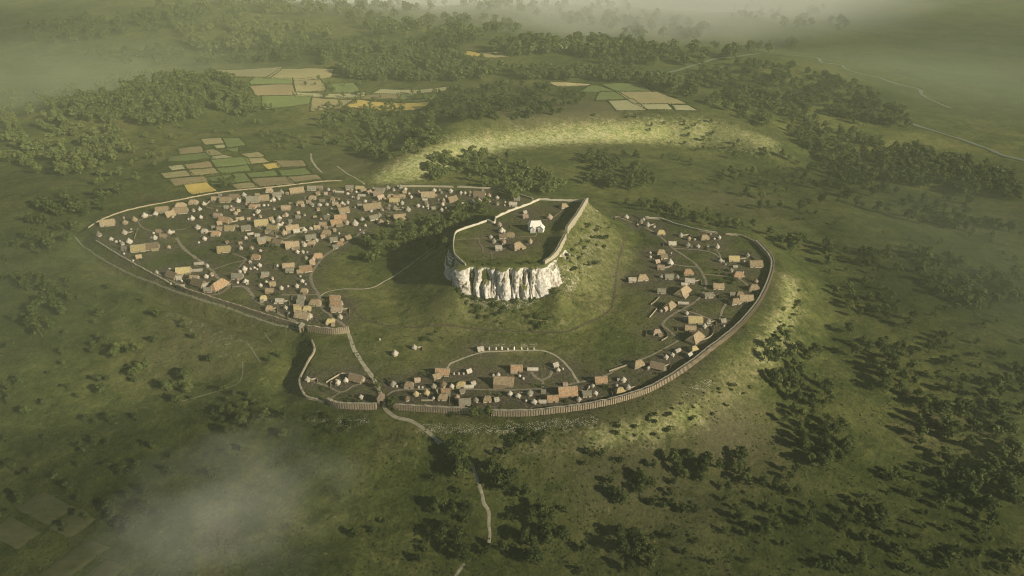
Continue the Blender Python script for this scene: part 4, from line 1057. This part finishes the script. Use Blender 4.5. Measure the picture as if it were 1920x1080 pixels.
def roundhut(r, hw, hr, rs, n=14, squash=1.0):
    wv = []; wf = []
    for z in (-1.0, hw):
        wv += [(r*.86*math.cos(6.2832*i/n), r*.86*squash*math.sin(6.2832*i/n), z) for i in range(n)]
    wf = [(i, (i+1) % n, n+(i+1) % n, n+i) for i in range(n)]+[tuple(range(n, 2*n))]
    V = []; F = []
    for f, zz in ((1.08, hw-.25), (1.12, hw-.02), (.70, hw+hr*.36), (.33, hw+hr*.70), (.09, hw+hr*.96)):
        V += [(r*f*math.cos(6.2832*i/n)*(1+rs.normal()*.025), r*f*squash*math.sin(6.2832*i/n)*(1+rs.normal()*.025), zz+rs.normal()*.04) for i in range(n)]
    for k in range(4):
        F += [(k*n+i, k*n+(i+1) % n, (k+1)*n+(i+1) % n, (k+1)*n+i) for i in range(n)]
    V.append((0, 0, hw+hr*1.05)); F += [(4*n+i, 4*n+(i+1) % n, 5*n) for i in range(n)]
    F.append(tuple(range(n))[::-1])
    return (wv, wf), (V, F)

KIND = {'L': ("longhouse", "house"), 'H': ("hipped_house", "house"), 'R': ("roundhouse", "house"), 'S': ("gabled_hut", "hut"), 'C': ("storage_hut", "hut"), 'T': ("low_shed", "shed")}
HREC = []
for hi, ((px, py, k, wpx_, tilt, c), g) in enumerate(zip(HL, HB)):
    wb_ = wpx_*(1.16 if k in 'LH' and wpx_ < 24 else 1.0 if k in 'RC' else 1.04)
    rs = np.random.RandomState(900+hi)
    _, _, dep = project(g[0], g[1], g[2]); s = FPX/float(dep)
    ang = math.atan(math.tan(math.radians(tilt))/max(.3, math.sin(math.atan((HC-g[2])/g[1]))))
    Lm = wb_/s/max(.62, abs(math.cos(ang)))
    name, cat = KIND[k]
    if k in 'LST' and not tilt: ang += rs.normal()*.06
    t = empty(name, g, ang)
    wm = M_DAUB if c in 'wgyp' or rs.rand() < .55 else M_DAUB2
    door = None
    if k in 'LHST':
        if k == 'T': W, hw, hr = max(2.0, .22*Lm), 1.5, .8
        elif k == 'S': W, hw, hr = max(2.4, .72*Lm), 1.5, max(1.3, .42*Lm)
        else: W, hw = float(np.clip(.56*Lm, 3.6, 7.2)), 2.1; hr = W*.54
        L = max(2.6, Lm*.92)
        (wv, wf), (rv, rf), top = gable(L, W, hw, hr, (W*.42 if k == 'H' else 0), rs)
        obj("wall", mesh("wall", wv, wf, wm), t)
        ro = obj("roof", mesh("roof", rv, rf, RM[c]), t)
        if L > 6 and k in 'LH':
            q = [r_[2] for r_ in top]; V = []; F = []
            for x, y, z in q: V += [(x, y-.34, z-.16), (x, y, z+.16), (x, y+.34, z-.16)]
            for i in range(len(q)-1):
                o = i*3; F += [(o, o+3, o+4, o+1), (o+1, o+4, o+5, o+2), (o+2, o+5, o+3, o)]
            F += [(0, 1, 2), (len(V)-1, len(V)-2, len(V)-3)]
            obj("ridge_cap", mesh("ridge_cap", V, F, RM['g' if c in 'byo' else 'b']), ro)
        if k in 'LH' and L > 5 and rs.rand() < .5:
            al = L*(.35+.3*rs.rand()); ax = (L-al)*.5*(1 if rs.rand() < .5 else -1); sd_ = 1 if rs.rand() < .6 else -1
            aw = 1.6+1.6*rs.rand(); y0 = sd_*(W/2+.003); y1 = sd_*(W/2+aw); h0, h1 = hw-.25, 1.15
            v, f = box(ax-al/2, ax+al/2, min(y0, y1), max(y0, y1), -1, 1.1)
            le = obj("lean_to", mesh("lean_to", v, f, M_DAUB2), t)
            y2 = sd_*(W/2+aw+.35); V = [(ax-al/2-.25, y0+sd_*.34, h0-.1), (ax+al/2+.25, y0+sd_*.34, h0-.1), (ax+al/2+.25, y2, h1-.2), (ax-al/2-.25, y2, h1-.2)]
            V += [(x, y, z+.28) for x, y, z in V]
            F = [(0,1,2,3), (7,6,5,4), (0,4,5,1), (1,5,6,2), (2,6,7,3), (3,7,4,0)]
            obj("lean_to_roof", mesh("lean_to_roof", V, F if sd_ < 0 else [q[::-1] for q in F], RM['gbtp'[rs.randint(4)]]), le)
        if k != 'T' and L > 3.4:
            x = L*(.1 if rs.rand() < .5 else -.18); v, f = box(x-.55, x+.55, -W/2-.05, -W/2+.1, -.1, min(1.55, hw-.1))
            door = obj("door", mesh("door", v, f, M_WOOD), t)
        h_tot = hw+hr
    else:
        r = max(.75, Lm*.5); hw = 1.5 if k == 'R' else 1.0; hr = r*(.95+.45*rs.rand() if k == 'R' else .9)
        (wv, wf), (rv, rf) = roundhut(r, hw, hr, rs, 14 if k == 'R' else 9, 1.0 if k == 'C' else .85+.3*rs.rand())
        obj("wall", mesh("wall", wv, wf, wm), t); obj("roof", mesh("roof", rv, rf, RM[c], False), t)
        if k == 'R' and r > 2 and rs.rand() < .35 and not (700 < px < 790 and 625 < py < 680):
            a = rs.rand()*6.28; (v1, f1), (v2, f2), _ = gable(2.6, 1.9, 1.2, .9, 0, rs)
            po = obj("porch", mesh("porch", v1, f1, wm), t, (r*1.05*math.cos(a), r*1.05*math.sin(a), 0), a)
            obj("porch_roof", mesh("porch_roof", v2, f2, RM[c]), po)
        if k == 'R':
            a = -1.57+rs.normal()*.5; v, f = box(-.42, .42, -.1, .1, -.1, 1.25)
            door = obj("door", mesh("door", v, f, M_WOOD), t, (r*.86*math.cos(a), r*.86*math.sin(a)*.98, 0), a+1.57)
    HREC.append([t, px, py, k, wpx_, c])

# labels: the place first, then a row inside it counted from the left
def place(px, py):
    if 850 < px < 1100 and 380 < py < 500: return "on the cliff-top plateau", None
    if px < 780 and py > 620 and px > 700 and py < 680: return "on the open meadow inside the main gate", None
    if px < 700 and py > 690: return "in the corner left of the main gate", None
    if px > 1165 and py < 700 and not (px < 1225 and py > 650):
        if py < 470: return "at the back of the right village", None
        if px > 1335 and py < 580: return "on the far right of the right village", None
        if py < 535: return "in the upper middle of the right village", None
        if py < 640: return "in the lower middle of the right village", None
        return "at the right village's bottom end", None
    if py > 630:
        if py < 668: return "beside the standing stones", None
        if px < 910: return "in the front village near the gate", None
        if px < 1075: return "in the middle of the front village", None
        return "at the right end of the front village", None
    col = "far left" if px < 280 else "left" if px < 400 else "centre left" if px < 500 else "centre" if px < 590 else "centre right" if px < 690 else "right" if px < 790 else "far right"
    row = "back edge" if py < 374 else "upper" if py < 400 else "middle" if py < 440 else "lower" if py < 500 else "front"
    return f"in the left town's {row} {col} part", None
def describe(k, w_, c):
    col = RC[c][0]
    size = {'L': "long" if w_ >= 18 else "short", 'H': "large" if w_ >= 16 else "small", 'R': "big" if w_ >= 11 else "small", 'S': "little" if w_ >= 7 else "tiny", 'C': "tiny", 'T': "low"}[k]
    return f"{size} {col} " + {'L': "gabled house", 'H': "hipped house", 'R': "round house", 'S': "gabled hut", 'C': "round hut", 'T': "shed"}[k]
groups = {}
for r in HREC:
    pl, _ = place(r[1], r[2]); groups.setdefault((describe(r[3], r[4], r[5]), pl), []).append(r)
GN = {'L': "gabled thatched houses", 'H': "hipped thatched houses", 'R': "round thatched houses", 'S': "small gabled huts", 'C': "tiny round storage huts", 'T': "low pale sheds"}
for (d, pl), lst in groups.items():
    lst.sort(key=lambda r: r[1])
    for j, r in enumerate(lst):
        lab = f"{d} {pl}" if len(lst) == 1 else f"{ORD[j]} {d} {pl}" if j == 0 else f"{d} {ORD[j]} {pl}"
        tag(r[0], lab, KIND[r[3]][1], GN[r[3]])

# the big white hall on the plateau: a tall pale shrine with side roofs
g = g1(1006, 432); t = empty("white_hall", g, .1)
tag(t, "tall white hall with side wings on the cliff-top plateau", "hall")
rs = np.random.RandomState(4)
M_WHITE = simple("lime_washed_roof", (.56, .53, .45), (.70, .67, .58), .8, vary=.02)
for dx, dy, L_, W_, hw, hr, hip, a in [(-.6, .8, 10.5, 6.2, 5.2, 3.4, 1.6, 0), (3.6, -2.2, 5.2, 4.2, 3.4, 2.2, 0, 1.2), (-3.4, -2.4, 4.6, 4.0, 3.0, 2.0, 0, 1.5)]:
    (wv, wf), (rv, rf), _ = gable(L_, W_, hw, hr, hip, rs)
    wl = obj("wall", mesh("wall", wv, wf, M_WHITE), t, (dx, dy, 0), a); obj("roof", mesh("roof", rv, rf, M_WHITE), t, (dx, dy, 0), a)
(wv, wf), (rv, rf) = roundhut(2.0, 5.6, 2.6, rs, 14)
tw = obj("tower", mesh("tower", wv, wf, M_WHITE), t, (-5.4, 1.6, 0)); obj("tower_roof", mesh("tower_roof", rv, rf, M_WHITE), tw)
v, f = box(-.6, .6, -2.45, -2.2, -.2, 2.2); obj("door", mesh("door", v, f, M_WOOD), t)

def gatehouse(px, py, w_, h, label, rc):
    g = g1(px, py); t = tag(empty("gatehouse", g, .12), label, "gatehouse")
    parts = [box(-w_/2, -w_*.22, -w_/2, w_/2, -1, h*.6), box(w_*.22, w_/2, -w_/2, w_/2, -1, h*.6), box(-w_/2, w_/2, -w_/2, w_/2, h*.6+.003, h)]
    v, f = merge(parts); obj("wall", mesh("wall", v, f, M_DAUB2), t)
    v, f = box(-w_*.215, w_*.215, -w_*.1, w_*.1, -.5, h*.59); obj("door", mesh("door", v, f, M_WOOD), t)
    a = w_/2+.6; V = [(-a,-a,h-.25),(a,-a,h-.25),(a,a,h-.25),(-a,a,h-.25),(-a*.3,-a*.3,h+w_*.55),(a*.3,-a*.3,h+w_*.55),(a*.3,a*.3,h+w_*.55),(-a*.3,a*.3,h+w_*.55),(0,0,h+w_*.85)]
    obj("roof", mesh("roof", V, [(3,2,1,0),(0,1,5,4),(1,2,6,5),(2,3,7,6),(3,0,4,7),(4,5,8),(5,6,8),(6,7,8),(7,4,8)], RM[rc]), t)
    for x, y in ((-1, -1), (1, -1), (1, 1), (-1, 1)):
        v, f = box(x*w_/2-.14, x*w_/2+.14, y*w_/2-.14, y*w_/2+.14, -1, h-.3); obj("corner_post", mesh("corner_post", v, f, M_POST), t)
gatehouse(715, 756, 3.8, 5.0, "gate tower with tan peaked roof where the path leaves the front rampart", 'p')
gatehouse(567, 619, 3.2, 4.2, "narrow gate tower at the left end of the inner gate wall", 'g')

# standing stones
rs = np.random.RandomState(8); M_STONE = simple("pale_stone", (.55, .51, .42), (.72, .68, .58), 2)
SX = [917, 930, 941, 952, 964, 978, 989, 1001]
for i, g in enumerate(ground([(x, 656-.4*(i % 3)) for i, x in enumerate(SX)])):
    h = 1.5+1.2*rs.rand(); w_ = .45+.25*rs.rand(); V = []; n = 7
    for z, f in ((-.4, 1.05), (.2, 1), (h*.6, .85), (h*.92, .6), (h, .2)):
        V += [(w_*f*math.cos(6.283*q/n)*(1+.2*rs.normal()*.5)+.06*z, w_*.7*f*math.sin(6.283*q/n)*(1+.1*rs.normal()), z) for q in range(n)]
    F = [(a*n+q, a*n+(q+1) % n, (a+1)*n+(q+1) % n, (a+1)*n+q) for a in range(4) for q in range(n)]+[tuple(range(4*n, 5*n))]
    tag(obj("standing_stone", mesh("standing_stone", V, F, M_STONE), None, g, rs.rand()*6), f"{ORD[i]} of the white standing stones in a row on the yellow bank", "stone", "row of standing stones")

# wattle fences around yards
M_WATTLE = simple("wattle", (.24, .20, .135), (.38, .33, .235), 2.5, vary=.2)
FEN = [([(258,430),(252,448)], "left tip"), ([(430,418),(470,409)], "orange house"), ([(395,376),(385,388),(400,392)], "x"), ([(1236,558),(1228,566),(1220,572)], "x"),
       ([(1100,735),(1104,727)], "x"), ([(1146,735),(1150,745)], "x"), ([(1142,697),(1175,686)], "x"), ([(1218,596),(1232,580)], "x"), ([(1312,640),(1332,632),(1337,622),(1332,612)], "x"),
       ([(1240,612),(1252,630),(1240,640)], "x"), ([(1186,404),(1202,412)], "x"), ([(1195,418),(1196,426)], "x"), ([(1410,482),(1416,490)], "x"), ([(612,718),(640,702),(655,704)], "x"),
       ([(790,752),(812,752)], "x"), ([(874,727),(888,727)], "x"), ([(1032,448),(1016,450)], "x"), ([(476,610),(486,616)], "x")]
FEN = [f for f in FEN if f[0][0][0] not in (476, 1032)]
rs = np.random.RandomState(77)
for (px, py, k, wv_, tl, c) in HL:           # low yard fences beside about a quarter of the houses
    if k in 'LHR' and wv_ > 9 and px < 1500 and py > 380 and rs.rand() < .34 and not (850 < px < 1100 and py < 500):
        sx = 1 if rs.rand() < .5 else -1; x0 = px+sx*wv_*.62; dx = sx*(7+7*rs.rand()); dy = (4+4*rs.rand())*py/500
        a = [(x0, py+1), (x0+dx, py+1-rs.rand()*2), (x0+dx*1.1, py+dy)]
        FEN.append((a if rs.rand() < .6 else a[:2], "y"))
frec = []
for px, _ in FEN:
    P = smooth_line(ground(px)[:, :2], .8); N = normals2(P); zb = zg(P[:, 0], P[:, 1]); c = len(P)//2
    t = empty("wattle_fence", (P[c, 0], P[c, 1], zb[c])); P0 = P-P[c]; z0 = zb-zb[c]
    sweep("wattle_panel", P0, N, [(.05, -.3), (.05, 1.15), (-.05, 1.15), (-.05, -.3)], z0, M_WATTLE, t)
    v, f = box(-.08, .08, -.08, .08, -.5, 1.4); pm = mesh("fence_post", v, f, M_POST)
    for i in range(0, len(P), 3): obj("fence_post", pm, t, (P0[i, 0]+N[i, 0]*.14, P0[i, 1]+N[i, 1]*.14, z0[i]))
    frec.append((t, px[0]))
fg = {}
for t, q in frec:
    fg.setdefault(place(q[0], q[1])[0], []).append((q[0], t))
for pl, lst in fg.items():
    lst.sort(key=lambda e: e[0])
    for j, (x, t) in enumerate(lst):
        tag(t, f"pale wattle yard fence {pl}" if len(lst) == 1 else f"pale wattle fence {ORD[min(j, 11)]} {pl}", "fence", "wattle fences around yards")
# field labels
fgk = {}
for o, c, col, where in FREC: fgk.setdefault((col, where), []).append((c[0], o))
for (col, where), lst in fgk.items():
    lst.sort(key=lambda e: e[0])
    for j, (x, o) in enumerate(lst):
        tag(o, f"{col} field {where}" if len(lst) == 1 else f"{col} field {where}, {ORD[j]} of its colour")

# ------------------------------------------------------------------ air
HAZE = 1.3e-4
zlo = float(GZ.min())-1; v, f = box(XS[0]+5, XS[-1]-5, YS[0]+5, YS[-1]-5, zlo, HC+14)
m = bpy.data.materials.new("hazy_air"); m.use_nodes = True; nt = m.node_tree; nt.nodes.clear()
out = nt.nodes.new('ShaderNodeOutputMaterial'); pv = nt.nodes.new('ShaderNodeVolumePrincipled')
pv.inputs['Color'].default_value = (.80, .87, .54, 1); pv.inputs['Density'].default_value = HAZE; pv.inputs['Anisotropy'].default_value = -.2
nt.links.new(pv.outputs[0], out.inputs['Volume'])
tag(obj("haze", mesh("haze", v, f, m)), "thin pale olive haze lying over the whole countryside", "haze", kind='stuff')

def mist(px, py, z, size, dens, label, rz=0.0, seed=0.0, wisp=2.4, rag=1.0):
    tint = (.76, .88, .52) if 'olive' in label else (.90, .91, .79)
    """a soft puff of mist: a volume, thick in the middle and ragged at the edge"""
    q = plane([(px, py)], z)[0]
    n = 12; V = [(0, 0, -1)]; F = []
    for j in range(1, 8):
        a = -math.pi/2+math.pi*j/8
        V += [(math.cos(a)*math.cos(6.2832*i/n), math.cos(a)*math.sin(6.2832*i/n), math.sin(a)) for i in range(n)]
    V.append((0, 0, 1))
    F += [(0, 1+(i+1) % n, 1+i) for i in range(n)]
    for j in range(6): F += [(1+j*n+i, 1+j*n+(i+1) % n, 1+(j+1)*n+(i+1) % n, 1+(j+1)*n+i) for i in range(n)]
    F += [(1+6*n+i, 1+6*n+(i+1) % n, 1+7*n) for i in range(n)]
    m = bpy.data.materials.new("mist"); m.use_nodes = True; nt = m.node_tree; nt.nodes.clear()
    out = nt.nodes.new('ShaderNodeOutputMaterial'); pv = nt.nodes.new('ShaderNodeVolumePrincipled')
    co = coords(nt); ln = nt.nodes.new('ShaderNodeVectorMath'); ln.operation = 'LENGTH'; nt.links.new(co, ln.inputs[0])
    mp = nt.nodes.new('ShaderNodeMapping'); mp.inputs['Location'].default_value = (seed, seed*.7, 0); nt.links.new(co, mp.inputs[0])
    no = noise_node(nt, mp.outputs[0], wisp, 3, .55, .3)
    f = math_n(nt, 'SUBTRACT', math_n(nt, 'MULTIPLY', math_n(nt, 'ADD', no.outputs['Fac'], .5*(1/rag-1)), 1.9*rag), ln.outputs['Value'])
    f = math_n(nt, 'MULTIPLY', math_n(nt, 'SUBTRACT', f, .10), 1.6, True)
    nt.links.new(math_n(nt, 'MULTIPLY', f, dens), pv.inputs['Density'])
    pv.inputs['Color'].default_value = (*tint, 1); pv.inputs['Anisotropy'].default_value = -.25
    nt.links.new(pv.outputs[0], out.inputs['Volume'])
    o = obj("mist", mesh("mist", V, F, m), None, (q[0], q[1], z), rz); o.scale = size
    tag(o, label, "mist", kind='stuff')
mist(450, 930, 40, (58, 60, 17), .0056, "pale wisp of mist drifting over the lower left meadow", .3, 3.1)
mist(340, 1010, 40, (48, 40, 14), .005, "faint wisp of mist near the bottom left corner", -.2, 7.7)
mist(1080, -11, 0, (1500, 1050, 190), .0042, "pale mist bank lying over the far hills", 0, 1.3, 1.1, .4)
mist(40, 600, -20, (190, 330, 60), .0011, "thin olive mist over the far left meadow", .15, 5.1, 1.3, .5)
mist(1890, 560, -30, (190, 380, 70), .0012, "thin olive mist over the far right slope", -.2, 9.3, 1.3, .5)
mist(1840, 880, -45, (150, 130, 45), .0013, "thin olive mist over the lower right slope", .2, 4.4, 1.3, .5)
mist(100, 160, -20, (520, 380, 110), .0006, "thin olive mist over the far left hills", 0, 2.9, 1.3, .5)
mist(1860, 160, -30, (560, 420, 110), .0010, "thin olive mist over the right river plain", 0, 6.1, 1.3, .5)

# unseen cloudlike blockers, added sunward to shade the country round the settlement
def sun_blocker(gx, gy, sx, sy, label, seed, alt=760.0):
    rs = np.random.RandomState(seed)
    k = alt/math.tan(SUN_EL); cx = gx+math.cos(SUN_AZ)*k; cy = gy-math.sin(SUN_AZ)*k
    n, mm = 40, 20; V = []; 
    for j in range(mm+1):
        a = -math.pi/2+math.pi*j/mm
        for i in range(n):
            b = 6.2832*i/n; x, y, z = math.cos(a)*math.cos(b), math.cos(a)*math.sin(b), math.sin(a)
            d = 1+.22*float(fbm(np.array([x*3+seed]), np.array([y*3+z*2.0]), 1.3, 3, seed)[0])
            V.append((x*sx*d, y*sy*d, (z*120 if z > 0 else z*40)*d))
    F = [(j*n+i, j*n+(i+1) % n, (j+1)*n+(i+1) % n, (j+1)*n+i) for j in range(mm) for i in range(n)]
    m, nt, b = new_mat("sun_blocker_veil"); b.inputs['Base Color'].default_value = (.85, .86, .88, 1)
    co = coords(nt); mp = nt.nodes.new('ShaderNodeMapping'); mp.inputs['Scale'].default_value = (1/sx, 1/sy, 0); nt.links.new(co, mp.inputs[0])
    ln = nt.nodes.new('ShaderNodeVectorMath'); ln.operation = 'LENGTH'; nt.links.new(mp.outputs[0], ln.inputs[0])
    no = noise_node(nt, mp.outputs[0], 2.6, 4, .6, .4)
    f = math_n(nt, 'SUBTRACT', math_n(nt, 'ADD', math_n(nt, 'MULTIPLY', no.outputs['Fac'], .7), .62), ln.outputs['Value'])
    f = math_n(nt, 'MULTIPLY', f, .75, True); f = math_n(nt, 'MINIMUM', f, .36)
    tr = nt.nodes.new('ShaderNodeBsdfTransparent'); mx = nt.nodes.new('ShaderNodeMixShader')
    nt.links.new(f, mx.inputs[0]); nt.links.new(tr.outputs[0], mx.inputs[1]); nt.links.new(b.outputs[0], mx.inputs[2])
    nt.links.new(mx.outputs[0], [x for x in nt.nodes if x.type == 'OUTPUT_MATERIAL'][0].inputs[0])
    o = obj("sun_blocker", mesh("sun_blocker", V, F, m, True), None, (cx, cy, alt))
    tag(o, label, "sun_blocker", kind='structure')
sun_blocker(-660, 430, 390, 480, "unseen sun blocker added to shade the left meadow", 3)
sun_blocker(40, 105, 820, 200, "unseen sun blocker added to shade the nearest slope", 5)
sun_blocker(690, 500, 330, 440, "unseen sun blocker added to shade the far right slope", 7)
sun_blocker(-1300, 1500, 720, 760, "unseen sun blocker added to shade the far left hills", 9)
sun_blocker(1350, 1700, 620, 800, "unseen sun blocker added to shade the far right plain", 11)
